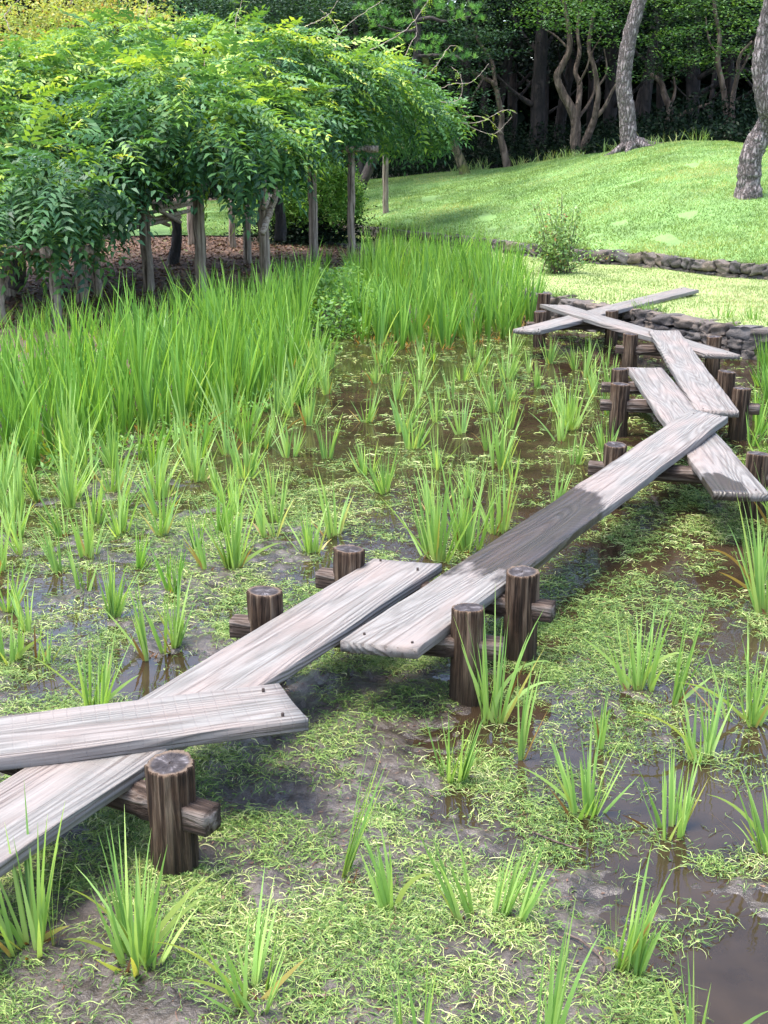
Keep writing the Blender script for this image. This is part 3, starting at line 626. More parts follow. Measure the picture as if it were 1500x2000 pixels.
def off_bridge(x, y):
    for a, b in (((-1.6, 1.9), (.2, 5.3)), ((-.1, 4.1), (2.25, 8.1)), ((2.17, 10.2), (1.85, 6.2)), ((2.75, 12), (2.3, 8.3)), ((1.9, 14.1), (3.05, 10.8)), ((1.4, 12.4), (3.9, 15.7)), ((-.47, 4.56), (.57, 4.38))):
        a = np.array(a); b = np.array(b); q = np.array([x, y]); t = np.clip(np.dot(q - a, b - a) / np.dot(b - a, b - a), 0, 1)
        if np.linalg.norm(q - a - t * (b - a)) < .26: return False
    return True
open_w = [(*P(670, 930, 0)[:2], .45), (*P(650, 860, 0)[:2], .5), (*P(610, 990, 0)[:2], .3), (*P(690, 1010, 0)[:2], .35), (*P(680, 800, 0)[:2], .5), (*P(1050, 980, 0)[:2], .35), (*P(850, 700, 0)[:2], .1), (*P(640, 700, 0)[:2], .5), (*P(890, 940, 0)[:2], .28), (*P(770, 1040, 0)[:2], .25)]
mid = scatter([(-40, 1120), (-40, 970), (240, 900), (430, 850), (560, 790), (640, 760), (655, 1060), (600, 1110), (420, 1000), (300, 1060), (120, 1130)], .26, rng, open_w, keep=off_bridge, lo=front_xy)
place_clumps(young, mid, 'young iris clump in the shallow marsh in front of the left tall iris stand', 'iris clump', 'young irises before the left stand', rng)
ml = scatter([(-30, 1270), (-30, 1110), (120, 1130), (300, 1060), (420, 1030), (560, 1110), (380, 1180), (200, 1260)], .30, rng, open_w, keep=off_bridge, lo=front_xy + mid)
place_clumps(young, ml, 'young iris clump on the weedy mud behind the two nearest planks', 'iris clump', 'young irises behind the nearest planks', rng, .6, .95)
mc = scatter([(640, 700), (1050, 690), (1190, 660), (1200, 1000), (1060, 930), (960, 1010), (750, 1010), (660, 830), (600, 740)], .40, rng, open_w, keep=off_bridge, lo=front_xy + mid)
place_clumps(young, mc, 'young iris clump in the open water between the tall stands and the bridge', 'iris clump', 'young irises in the open water', rng, .75, 1.15)
mr = scatter([(1440, 1120), (1330, 1000), (1480, 780), (1480, 700), (1330, 690), (1400, 670), (1640, 680), (1700, 1120)], .34, rng, (), keep=off_bridge, lo=front_xy)
place_clumps(young, mr, 'young iris clump to the right of the zigzag bridge', 'iris clump', 'young irises right of the bridge', rng, .8, 1.3)
E2 = [(1075, 690), (1105, 720), (1090, 660), (1130, 740), (1160, 760)]
# tall stands
tall = [iris_mesh(rng, int(rng.integers(14, 26)), 1.0, rng.uniform(.16, .28), (.07, 0), .031, .11, int(rng.integers(0, 2)), 'iris_tall', (), .22) for _ in range(12)]
tl = scatter([(-260, 1010), (0, 950), (110, 915), (240, 870), (430, 825), (530, 785), (590, 715), (600, 640), (400, 700), (200, 770), (0, 815), (-260, 860)], .185, rng, n=12000)
place_clumps(tall, tl, 'tall dense iris clump in the stand that fills the left bank of the marsh', 'iris clump', 'tall irises of the left stand', rng, .58, 1.0, .07)
tf = scatter([(-60, 1040), (-40, 960), (110, 915), (240, 870), (430, 825), (530, 785), (600, 700), (650, 690), (640, 760), (560, 830), (430, 880), (240, 940), (110, 985)], .40, rng, keep=off_bridge, lo=front_xy, n=3000)
place_clumps(young, tf, 'mid sized iris clump along the ragged front edge of the left stand', 'iris clump', 'mid sized irises edging the left stand', rng, 1.15, 1.9, .08)
tc_ = scatter([(700, 672), (830, 690), (950, 672), (1010, 660), (1045, 620), (1000, 575), (900, 550), (760, 548), (700, 580)], .24, rng, n=12000)
place_clumps(tall, tc_, 'tall dense iris clump in the stand between the pergola and the bridge', 'iris clump', 'tall irises of the far stand', rng, .72, .94, .07)
low = [iris_mesh(rng, 26, .62, .34, (0, 0), .02, .12, 1, 'iris_tall', (), .4) for _ in range(6)]
bk = scatter([(-100, 700), (-100, 640), (240, 640), (420, 600), (560, 560), (640, 540), (700, 530), (700, 570), (600, 640), (400, 690), (200, 755), (0, 790)], .36, rng, z=.1, n=5000)
place_clumps(low, bk, 'half grown iris clump at the back of the stands below the pergola posts', 'iris clump', 'half grown irises under the pergola edge', rng, .6, .9, .12)

# the clumps that show largest stay single plants, the crowded rest behind them is one mass
PLACED.sort(key=lambda q: -q[1]); KEEP = 292 - len(FRONT)
for o, s in PLACED[:KEEP]: C.objects.link(o)
g = Geo(); cache = {}
for o, s in PLACED[KEEP:]:
    me = o.data
    if me.name not in cache:
        co = np.zeros(len(me.vertices) * 3, np.float32); me.vertices.foreach_get('co', co); fi = np.zeros(len(me.loops), np.int32); me.loops.foreach_get('vertex_index', fi)
        at = [np.zeros(len(me.vertices), np.float32) for _ in 'vt']
        for a_, nme in zip(at, 'vt'): me.attributes[nme].data.foreach_get('value', a_)
        cache[me.name] = (co.reshape(-1, 3), fi.reshape(-1, 4), *at)
    co, fi, v_, t_ = cache[me.name]; m_ = np.array(Matrix.LocRotScale(o.location, o.rotation_euler, o.scale)); g.add(co @ m_[:3, :3].T + m_[:3, 3], fi, v_, t_)
    bpy.data.objects.remove(o)
print('irises placed', len(PLACED))
tag(link('iris_bed', g.mesh('iris_bed', M['iris_tall'])), 'crowded irises filling the back of both tall stands and the far water', 'irises', None, 'stuff')

# ------------------------------------------------------------------ weeds lying on mud and water
def weeds():
    rng = np.random.default_rng(21); g = Geo()
    def strands(n, ymin, ymax, lmin, lmax, wd, thr, pw=1.0):
        u = rng.uniform(-.40, .40, n); y = ymin + (ymax - ymin) * rng.uniform(0, 1, n) ** pw; x = u * y
        cov = .45 * vn(x, y, .6, 31) + .55 * vn(x, y, .17, 32) + .40 * vn(x, y, .06, 33); m = mud_z(x, y)
        deep = np.clip((-m - .035) / .05, 0, 1)
        for (cp, rp, dp), (ax, ay, _, _) in zip(PW, POOLS):
            if dp < 0 and ay > 1250: cov = cov - .36 * np.exp(-(((x - cp[0]) ** 2 + (y - cp[1]) ** 2) / (.6 * rp * rp)))
        keep = (cov + rng.normal(0, .36, n) > thr + .30 * deep); sd = np.interp(u, SH[0], SH[1]); keep &= (y < sd + .6) & (y < w1d(u) - .05)
        for (px, py, r_) in ((600, 1340, .13), (720, 1340, .15), (1450, 1900, .2), (1440, 1960, .2), (1490, 1880, .15), (880, 1880, .08), (1150, 1890, .07), (560, 1370, .12), (100, 1335, .07), (1130, 1480, .12), (1010, 1330, .12)):
            c = P(px, py, 0); keep &= ((x - c[0]) ** 2 + (y - c[1]) ** 2 > (r_ * rng.uniform(.6, 1.15, n)) ** 2)
        x, y, m = x[keep], y[keep], m[keep]; n = len(x)
        L = rng.uniform(lmin, lmax, n); ns = 5; hd = rng.uniform(0, 6.28, n); kk = rng.normal(0, 1.5, n); s = L / ns
        H_ = hd[:, None] + kk[:, None] * np.linspace(0, 1, ns + 1)[None] + rng.normal(0, .3, (n, ns + 1))
        px = x[:, None] + np.cumsum(np.cos(H_) * s[:, None], 1); py = y[:, None] + np.cumsum(np.sin(H_) * s[:, None], 1)
        zb = np.maximum(m, 0)[:, None]; arch = np.sin(np.linspace(0, math.pi, ns + 1))[None] * rng.uniform(0, .009, n)[:, None] + rng.uniform(.001, .005, n)[:, None]
        p = np.stack([px, py, zb + arch + rng.normal(0, .0012, (n, ns + 1))], -1); w = wd * rng.uniform(.5, 1.3, n)
        prof = np.array([.6, 1, 1, 1, .8, .2]); nx = -np.sin(H_) * w[:, None] * prof / 2; ny = np.cos(H_) * w[:, None] * prof / 2; tz = rng.normal(0, .5, n)[:, None] * w[:, None] / 2
        V = np.stack([p - np.stack([nx, ny, tz + 0 * nx], -1), p + np.stack([nx, ny, tz + 0 * nx], -1)], 2).reshape(-1, 3)
        i = (np.arange(n) * (ns + 1) * 2)[:, None] + (np.arange(ns) * 2)[None]; F = np.stack([i, i + 1, i + 3, i + 2], -1).reshape(-1, 4)
        v = np.clip(rng.beta(1.3, 1.5, n) * .9 + .18 * vn(x, y, .3, 40), 0, .93); v = np.where(rng.uniform(0, 1, n) < .02, 1.0, v)
        g.add(V, F, np.repeat(v, (ns + 1) * 2))
        # small paired leaves along the stem
        j = rng.choice(n, int(n * .6)); q = p[j, 2 + rng.integers(0, 3)] if False else p[j, 3]
        leaves(g, q, rng, rng.uniform(.008, .017, len(j)) * (1 + .4 * (ymin > 5)), .38, .5, np.clip(v[j] * .8, 0, .8))
    strands(290000, 2.3, 5.3, .016, .075, .0018, .20, .85)
    strands(180000, 5.0, 8.6, .022, .075, .0026, .17)
    strands(85000, 8.0, 15.5, .035, .10, .0050, .24)
    return g
def leaves(g, c, rng, size, aspect=.45, flat=.5, v=None, up=None, fold=0.0):
    """single pointed leaves (one folded quad each) at the points c"""
    c = np.asarray(c); n = len(c); az = rng.uniform(0, 6.28, n); el = rng.normal(0, flat, n)
    T = np.stack([np.cos(az) * np.cos(el), np.sin(az) * np.cos(el), np.sin(el)], -1)
    up = np.array([0, 0, 1.0]) + rng.normal(0, flat, (n, 3)) if up is None else up + rng.normal(0, flat, (n, 3))
    S_ = np.cross(T, up); S_ /= np.linalg.norm(S_, axis=1, keepdims=True) + 1e-9; size = np.broadcast_to(size, (n,))[:, None]
    b = c - T * size * .5; tip = c + T * size * .5; a1 = c - T * size * .08 + S_ * size * aspect / 2; a2 = c - T * size * .08 - S_ * size * aspect / 2
    V = np.stack([b, a1, tip, a2], 1).reshape(-1, 3); F = np.arange(n * 4).reshape(-1, 4)
    g.add(V, F, np.repeat(rng.uniform(0, 1, n) if v is None else v, 4))
gw = weeds()
rng = np.random.default_rng(77); n = 3000; u = rng.uniform(-.38, .38, n); y = rng.uniform(2.3, 6.5, n); x = u * y; q = np.column_stack([x, y, np.maximum(mud_z(x, y), 0) + rng.uniform(.002, .006, n)])
q = q[mud_z(q[:, 0], q[:, 1]) > .001]; n = len(q); gd = Geo(); leaves(gd, q, rng, rng.uniform(.006, .026, n), .3, .2)
tag(link('plant_debris', gd.mesh('plant_debris', M['litter'])), 'brown rotting leaf scraps strewn over the wet mud', 'debris', None, 'stuff')
o = link('water_weeds', gw.mesh('water_weeds', M['weed'])); tag(o, 'tangled pale green weed strands lying on the mud and shallow water', 'weeds', None, 'stuff')

# low herbs at the foot of the left stand
g = Geo(); rng = np.random.default_rng(22); pts = []
hp = np.array([P(a, b, 0)[:2] for a, b in [(-300, 1010), (0, 950), (240, 905), (330, 880), (440, 850), (540, 810), (620, 740), (680, 670), (700, 600), (560, 590), (400, 640), (200, 720), (-200, 800)]])
n = 26000; q = rng.uniform(hp.min(0), hp.max(0), (n, 2)); q = q[[in_poly(a, b, hp) for a, b in q]]
cl = vn(q[:, 0], q[:, 1], .35, 50) > -.2; q = q[cl]; z = np.maximum(mud_z(q[:, 0], q[:, 1]), 0) + rng.uniform(0, .20, len(q)) ** 1.3
leaves(g, np.column_stack([q, z]), rng, rng.uniform(.03, .075, len(q)), .38, .7, rng.uniform(.2, .9, len(q)))
o = link('undergrowth', g.mesh('undergrowth', M['maple_light'])); tag(o, 'low bright herbs among the feet of the left iris stand', 'ground cover', None, 'stuff')
g = Geo()   # leafy patch between the two stands
c0 = P(640, 640, .1); n = 15000; a = rng.normal(0, 1, (n, 3)); a /= np.linalg.norm(a, axis=1, keepdims=True); rr = rng.uniform(.6, 1, n)[:, None] * (1 + .25 * vn(a[:, 0] * 3, a[:, 1] * 3 + a[:, 2] * 2, .8, 9)[:, None])
pp = a * rr * [.85, 1.7, .50] + [c0[0] - .05, c0[1] + 1.3, .12]; pp = pp[pp[:, 2] > .02]
leaves(g, pp, rng, rng.uniform(.04, .085, len(pp)), .4, .6)
o = link('leafy_shrub', g.mesh('leafy_shrub', M['maple_light'])); tag(o, 'low spreading green shrub between the two tall iris stands', 'shrub')

# ------------------------------------------------------------------ lawns and litter
def tufts(name, n, zf, ufr, dfr, hgt, wd, mat, label, rng, thr=-2, lean=.7):
    u = rng.uniform(*ufr, n); a, b = dfr(u); y = np.sqrt(a * a + (b * b - a * a) * rng.uniform(0, 1, n)); x = u * y
    k = vn(x, y, .5, 61) > thr; x, y = x[k], y[k]; n = len(x); g = Geo()
    hh = hgt * rng.uniform(.5, 1.3, n) * (1 + .35 * vn(x, y, .6, 62)); v = np.clip(rng.beta(2.2, 2.2, n) + .30 * vn(x, y, 1.4, 63) + .25 * vn(x, y, .3, 64), 0, 1)
    blades(g, np.column_stack([x, y, zf(x, y) - .005]), rng.uniform(0, 6.28, n), rng.uniform(0, lean, n), hh, wd * rng.uniform(.6, 1.3, n), rng.uniform(0, 1.2, n), rng.uniform(0, 3, n), v, 2, 1.5)
    o = link(name, g.mesh(name, mat)); tag(o, label, 'grass', None, 'stuff')
rng = np.random.default_rng(31)
tufts('grass', 210000, hill_z, (-.17, .36), lambda u: (w2d(u) + .02, np.interp(u, CR[0], CR[1]) + .4), .045, .015, M['grass'], 'short bright green grass covering the hill above the stone wall', rng, -.72)
tufts('grass', 50000, terr_z, (-.09, .36), lambda u: (w1d(u) + .12, w2d(u) - .1), .035, .010, M['grass_dry'], 'pale yellowish short grass of the terrace beside the marsh', rng)
tufts('grass', 1400, hill_z, (.05, .36), lambda u: (np.interp(u, CR[0], CR[1]) - .3, np.interp(u, CR[0], CR[1]) + .5), .30, .02, M['grass'], 'longer grass blades along the crest of the hill', rng, .1)
tufts('grass', 2200, terr_z, (-.05, .36), lambda u: (w1d(u) + .02, w1d(u) + .22), .14, .012, M['grass'], 'tufts of grass hanging over the low stone edging', rng, .0, 1.3)
tufts('grass', 3500, lambda x, y: terr_z(x, y) + .2, (-.05, .36), lambda u: (w2d(u) - .12, w2d(u) + .12), .12, .014, M['grass'], 'grass fringe drooping over the top of the long stone wall', rng, -.1, 1.4)
g = Geo(); q = []
lp = np.array([P(a, b, .2)[:2] for a, b in [(-400, 660), (-100, 640), (200, 640), (420, 600), (560, 570), (640, 540), (700, 510), (700, 480), (600, 480), (400, 470), (-400, 480)]])
q = rng.uniform(lp.min(0), lp.max(0), (42000, 2)); q = q[[in_poly(a, b, lp) for a, b in q]]
leaves(g, np.column_stack([q, mud_z(q[:, 0], q[:, 1]) + rng.uniform(.004, .03, len(q))]), rng, rng.uniform(.05, .11, len(q)), .5, .3)
o = link('fallen_leaves', g.mesh('fallen_leaves', M['litter'])); tag(o, 'reddish brown fallen leaves on the bare ground under the pergola', 'leaf litter', None, 'stuff')
# a few dry sticks on the mud
def tube(g, pts, radii, ns=7, v=.5, rough=.0, k=0.0):
    pts = np.asarray(pts, float); n = len(pts); T = np.gradient(pts, axis=0); T /= np.linalg.norm(T, axis=1, keepdims=True) + 1e-9
    ref = np.array([0.31, .95, .05]) if abs(T[:, 2]).mean() > .5 else np.array([0, 0, 1.0])
    A = np.cross(T, ref); A /= np.linalg.norm(A, axis=1, keepdims=True) + 1e-9; B = np.cross(T, A); a = np.linspace(0, 2 * math.pi, ns, endpoint=False)
    R_ = np.asarray(radii)[:, None] * (1 + rough * vn(a[None] * 1.6 + k, np.arange(n)[:, None] * .7 + k, .8, 1) + rough * .6 * vn(a[None] * 5 + k, np.arange(n)[:, None] * 1.3, .9, 2))
    V = pts[:, None] + A[:, None] * (np.cos(a)[None] * R_)[..., None] + B[:, None] * (np.sin(a)[None] * R_)[..., None]
    V = np.concatenate([V.reshape(-1, 3), pts[0] + (V[0] - pts[0]) * .02, pts[-1] + (V[-1] - pts[-1]) * .02])
    F = []
    for i in range(n - 1):
        for j in range(ns): F.append((i * ns + j, i * ns + (j + 1) % ns, (i + 1) * ns + (j + 1) % ns, (i + 1) * ns + j))
    o0, o1 = n * ns, n * ns + ns
    for j in range(ns): F.append((o0 + j, o0 + (j + 1) % ns, (j + 1) % ns, j)); F.append(((n - 1) * ns + j, (n - 1) * ns + (j + 1) % ns, o1 + (j + 1) % ns, o1 + j))
    g.add(V, F, v)
def smooth(pts, n):
    """Catmull-Rom through the points"""
    p = np.asarray(pts, float); p = np.vstack([2 * p[0] - p[1], p, 2 * p[-1] - p[-2]]); out = []
    for t in np.linspace(0, len(p) - 3 - 1e-6, n):
        i = int(t); f = t - i; a, b, c, d = p[i:i + 4]
        out.append(.5 * (2 * b + (c - a) * f + (2 * a - 5 * b + 4 * c - d) * f * f + (3 * b - a - 3 * c + d) * f ** 3))
    return np.array(out)
for pts, lab in (([(560, 1985), (600, 1968), (655, 1960)], 'reddish dry stick lying on the mud at the bottom edge'), ([(1100, 1858), (1140, 1868), (1180, 1905), (1165, 1950)], 'thin rusty dead leaf curled on the weeds at lower right'), ([(1040, 1632), (1090, 1652), (1140, 1668)], 'thin brown stick on the weedy mud in the lower middle')):
    g = Geo(); w = [P(a, b, 0) for a, b in pts]; w = [(a[0], a[1], float(max(mud_z(a[0], a[1]), 0)) + .012) for a in w]; tube(g, smooth(w, 10), np.full(10, .0035), 5)
    o = link('stick', g.mesh('stick', M['bark'], True)); tag(o, lab, 'stick')
g = Geo(); w = [P(1048, 1012, 0), P(1052, 1000, .10), P(1062, 990, .28), P(1068, 985, .36)]; tube(g, smooth(w, 8), np.linspace(.004, .002, 8), 5)
o = link('stick', g.mesh('stick', M['litter'], True)); tag(o, 'dry reddish flower stalk standing behind the stained plank', 'dry stalk')

# ------------------------------------------------------------------ pergola and wisteria
rng = np.random.default_rng(41)
per = empty('pergola', tuple(P(520, 560, .2)[:2]) + (.15,)); tag(per, 'low weathered log pergola carrying the wisteria on the left bank', 'pergola')
def child_mesh(name, g, mat, parent, smooth_=True):
    o = link(name, g.mesh(name, mat, smooth_), parent); o.location = -Vector(parent.location); return o
def pole(parent, name, a, b, r0, r1, mat, rough=.06, ns=12, seg=14, wob=.012):
    """a round pole with its own origin at its foot"""
    a = np.array(a, float); b = np.array(b, float); g = Geo(); pts = np.linspace(0, 1, seg)[:, None] * (b - a); pts[1:-1] += rng.normal(0, wob, (seg - 2, 3)) * .5
    tube(g, pts, np.linspace(r0, r1, seg), ns, .5, rough, rng.uniform(0, 50)); o = link(name, g.mesh(name, mat, True), parent); o.location = Vector(a) - Vector(parent.location); return o
posts = [(395, 600, 2.0, .072, 0), (520, 588, 2.0, .072, .01), (614, 522, 2.0, .078, .01), (687, 522, 2.0, .065, 0), (753, 466, 2.05, .07, 0),
         (292, 580, 1.95, .075, .03), (375, 492, 2.0, .07, 0), (455, 500, 2.0, .06, 0), (485, 528, 2.0, .065, 0), (163, 600, .95, .08, 0), (192, 590, .95, .062, 0), (113, 640, .95, .058, 0), (18, 590, .95, .09, 0), (5, 640, .95, .05, 0), (-120, 620, .95, .07, 0)]
tops = []
for px, py, zt, rad, ln in posts:
    p = P(px, py, .15); zb = float(mud_z(p[0], p[1])) - .1; t = (p[0] - ln * 1.0, p[1], zt); tops.append(t)
    pole(per, 'post', (p[0], p[1], zb), t, rad, rad * .93, M['pergola'])
def up(t, dz): return np.array([t[0], t[1], t[2] + dz])
for i, j in ((1, 2), (2, 3), (3, 4), (0, 1), (7, 8), (6, 7), (5, 6), (9, 10), (11, 9), (13, 11), (12, 10), (14, 12)):
    a, b = up(tops[i], .05), up(tops[j], .05); d = (b - a) / np.linalg.norm(b - a); pole(per, 'beam', a - d * .45, b + d * .45, .06, .055, M['pergola'])
e4 = np.array(tops[4]); pole(per, 'beam', e4 + [-1.2, -.3, .06], e4 + [.62, .05, .06], .06, .06, M['pergola'])
# bamboo lattice seen below the leaves
lt = empty('bamboo_lattice', (0, 0, 0)); C.objects.unlink(lt); C.objects.link(lt); lt.parent = per; lt.location = -per.location
def bpole(a, b, r0=.028):
    g = Geo(); pts = np.linspace(0, 1, 12)[:, None] * (np.array(b) - np.array(a)) + np.array(a); rr = r0 * (1 + .12 * (np.arange(12) % 3 == 0)); tube(g, pts, rr, 9, .5, .03, 3)
    o = link('bamboo_pole', g.mesh('bamboo_pole', M['bamboo'], True), lt); return o
for a, b in (((252, 424), (372, 398)), ((255, 438), (368, 412)), ((258, 446), (352, 424)), ((268, 398), (372, 396)), ((300, 405), (362, 392)), ((268, 412), (330, 440)), ((300, 404), (352, 434))):
    bpole(PD(*a, 16.6), PD(*b, 18.2))
for a, b in (((5, 494), (70, 486)), ((140, 478), (236, 455)), ((30, 486), (110, 492))):
    bpole(PD(*a, 14.9), PD(*b, 15.5), .035)
bpole(PD(543, 368, 15.6), PD(512, 456, 15.2), .042); bpole(PD(529, 380, 15.8), PD(514, 408, 15.6), .03)

def wisteria_template(rng, npair=6, L=.26):
    """one pinnate leaf hanging along +x, drooping to -z; leaflets are folded quads"""
    V = []; t = np.linspace(.18, 1, npair + 1); dr = rng.uniform(.35, .75)
    for i, s in enumerate(t):
        c = np.array([s * L, 0, -dr * (s * L) ** 2 / L]); ln = L * .30 * (1 - .35 * abs(s - .45)); w = ln * .36
        for sg in ((-1, 1) if i < npair else (0,)):
            d = np.array([math.cos(1.05 * abs(sg)) if sg else 1, math.sin(1.05) * sg, -.35 + rng.normal(0, .12)]); d[0] += rng.normal(0, .1); d /= np.linalg.norm(d)
            s_ = np.cross(d, [0, 0, 1.0]); s_ /= np.linalg.norm(s_); fold = np.array([0, 0, .0]) + rng.normal(0, .06, 3) * ln
            V += [c, c + d * ln * .45 + s_ * w / 2 + [0, 0, .01] + fold, c + d * ln, c + d * ln * .45 - s_ * w / 2 + [0, 0, .01] + fold]
    return np.array(V)
def wisteria(name, label, blobs, dens, rng, mat, yellow_top=.0, group=None):
    tm = [wisteria_template(rng) for _ in range(8)]; g = Geo()
    for cx, cy, rx, ry, d, dr in blobs:
        c = PD(cx, cy, d); s = d / FPX; R_ = np.array([rx * s, dr, ry * s]); area = 4 * math.pi * ((R_[0] * R_[1]) ** 1.6 / 3 + (R_[0] * R_[2]) ** 1.6 / 3 + (R_[1] * R_[2]) ** 1.6 / 3) ** (1 / 1.6)
        flo = 1.9 if d > 18 else -9
        n = int(dens * area); a = rng.normal(0, 1, (n, 3)); a /= np.linalg.norm(a, axis=1, keepdims=True); a = a[(a[:, 1] < .55)]; n = len(a)
        k = rng.uniform(0, 99); rr = rng.uniform(.72, 1.03, n) * (1 + .20 * vn(a[:, 0] * 2 + k, a[:, 2] * 2 + a[:, 1] * 2, .5, 3) + .14 * vn(a[:, 0] * 5 + k, a[:, 2] * 5 + a[:, 1] * 4, .5, 4))
        p = c + a * R_ * rr[:, None]; p[:, 2] = np.where(p[:, 2] < flo, flo + rng.uniform(0, .35, n), p[:, 2]); az = np.arctan2(a[:, 1] * R_[0], a[:, 0] * R_[1]) + rng.normal(0, .8, n); pit = a[:, 2] * .55 - .25 + rng.normal(0, .35, n)
        roll = rng.normal(0, .35, n); sc = rng.uniform(1.3, 2.2, n)
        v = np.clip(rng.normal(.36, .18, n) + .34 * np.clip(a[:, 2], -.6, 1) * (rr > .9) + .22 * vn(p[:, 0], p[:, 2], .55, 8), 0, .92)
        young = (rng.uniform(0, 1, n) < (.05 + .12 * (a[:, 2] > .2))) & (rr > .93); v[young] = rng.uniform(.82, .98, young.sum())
        ca, sa, cp, sp, cr, sr = np.cos(az), np.sin(az), np.cos(pit), np.sin(pit), np.cos(roll), np.sin(roll)
        X = np.stack([ca * cp, sa * cp, sp], -1); Y0 = np.stack([-sa, ca, 0 * ca], -1); Z0 = np.cross(X, Y0); Y = Y0 * cr[:, None] + Z0 * sr[:, None]; Z = np.cross(X, Y)
        ti = rng.integers(0, 8, n)
        for q in range(8):
            mk = ti == q; T = tm[q]; m_ = mk.sum()
            if not m_: continue
            W_ = p[mk][:, None] + (T[None, :, 0, None] * X[mk][:, None] + T[None, :, 1, None] * Y[mk][:, None] + T[None, :, 2, None] * Z[mk][:, None]) * sc[mk][:, None, None]
            vv = np.clip(np.repeat(v[mk], len(T)) + np.repeat(rng.normal(0, .05, m_ * len(T) // 4), 4), 0, 1)
            g.add(W_.reshape(-1, 3), np.arange(m_ * len(T)).reshape(-1, 4), vv)
    return g
wis = empty('wisteria', tuple(per.location)); tag(wis, 'sprawling wisteria with drooping feathery leaves heaped over the pergola', 'wisteria')
blobs = [(440, 262, 120, 48, 15.0, .7), (525, 285, 55, 38, 15.2, .5), (340, 210, 130, 70, 15.4, 1.0), (450, 318, 55, 28, 14.9, .35), (330, 262, 50, 32, 15.2, .5), (60, 400, 95, 52, 13.7, .5), (150, 350, 75, 62, 13.9, .6), (120, 440, 45, 40, 13.8, .3), (228, 318, 34, 50, 14.2, .35),
 (60, 370, 110, 65, 14.6, .8), (55, 300, 150, 100, 16, 1.2), (175, 300, 95, 80, 16, 1.0), (60, 200, 160, 90, 18, 1.5), (215, 175, 170, 95, 19, 1.6), (375, 190, 150, 85, 17.2, 1.2),
 (300, 115, 170, 62, 20.5, 1.7), (470, 130, 170, 68, 20.5, 1.7), (495, 235, 90, 60, 17.4, .9), (610, 165, 140, 72, 21.5, 1.6), (575, 225, 75, 48, 19.5, .9), (710, 185, 120, 62, 23.5, 1.6), (795, 222, 78, 36, 25.5, 1.3),
 (350, 240, 80, 50, 16.8, .7), (300, 210, 100, 70, 16.8, .9), (640, 225, 60, 40, 21, .7), (160, 220, 120, 80, 17.4, 1.2), (-120, 300, 160, 160, 16, 1.5), (850, 228, 40, 24, 25.6, .6)]
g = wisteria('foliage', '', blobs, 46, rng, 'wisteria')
# hanging sprays below and young sprays above
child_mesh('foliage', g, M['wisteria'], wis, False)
g = Geo(); tt = []
sp = [((780, 250), (880, 235), (960, 262), (1000, 228), 25.2), ((820, 190), (880, 165), (920, 160), (955, 125), 25), ((800, 180), (850, 130), (880, 90), (905, 100), 24), ((700, 110), (790, 60), (830, 10), (860, -40), 23), ((640, 90), (690, 40), (740, 5), (780, -20), 22), ((770, 160), (800, 90), (815, 60), (800, 20), 24),
      ((840, 215), (900, 225), (950, 232), (985, 262), 25.2), ((540, 70), (600, 50), (640, 30), (660, 0), 21), ((650, 110), (660, 60), (640, 30), (625, 20), 22), ((460, 60), (462, 30), (470, 10), (480, -20), 20), ((400, 260), (390, 180), (400, 120), (392, 90), 17), ((200, 230), (245, 245), (250, 300), (200, 350), 15.2), ((290, 60), (285, 30), (288, 10), (280, -20), 19), ((20, 60), (10, 30), (30, 5), (60, -20), 17),
      ((830, 200), (895, 195), (900, 150), (880, 130), 25), ((860, 235), (930, 240), (985, 215), (1010, 222), 25.3)]
for a, b, c_, d_, d in sp:
    w = smooth([PD(*q, d + k * .1) for k, q in enumerate((a, b, c_, d_))], 24); w += rng.normal(0, .006, w.shape); g = Geo(); tube(g, w, np.linspace(.008, .003, 24), 5); tt.append((w, d)); child_mesh('tendril', g, M['bamboo'], wis)
g = Geo(); tm = [wisteria_template(rng, 5, .16) for _ in range(4)]
for w, d in tt:
    k = np.arange(2, 20, 1)
    for i in k:
        if rng.uniform() < .42: continue
        T = tm[rng.integers(4)] * rng.uniform(.45, 1.0); a = rng.uniform(0, 6.28); R_ = np.array(Matrix.Rotation(a, 3, 'Z') @ Matrix.Rotation(rng.normal(0, .5), 3, 'Y')); V = T @ R_.T + w[i]
        g.add(V, np.arange(len(V)).reshape(-1, 4), rng.uniform(.72, 1.0))
for _ in range(330):   # bright young shoots standing out of the top
    b_ = blobs[rng.integers(12, 22)]; c = PD(b_[0] + rng.uniform(-1, 1) * b_[2] * .8, b_[1] - b_[3] * rng.uniform(.75, 1.15), b_[4] - rng.uniform(0, b_[5] * .5))
    for k in range(4):
        T = tm[rng.integers(4)] * rng.uniform(.6, 1.2); R_ = np.array(Matrix.Rotation(rng.uniform(0, 6.28), 3, 'Z') @ Matrix.Rotation(rng.normal(-.5, .5), 3, 'Y')); V = T @ R_.T + c + rng.normal(0, .08, 3)
        g.add(V, np.arange(len(V)).reshape(-1, 4), rng.uniform(.6, .95))
child_mesh('young_shoots', g, M['wisteria'], wis, False)
g = Geo()   # the vine's own stems under the leaves
for pts in ([(330, 540, 20), (345, 470, 20), (340, 420, 20), (300, 340, 20)], [(548, 470, 20), (545, 400, 20), (520, 330, 20)], [(30, 560, 15.5), (38, 500, 15.4), (20, 440, 15.4)]):
    g = Geo(); w = smooth([PD(a, b, d) for a, b, d in pts], 20); tube(g, w, np.linspace(.10, .06, 20), 10, .5, .15, 3); child_mesh('stem', g, M['dark_bark'], wis)

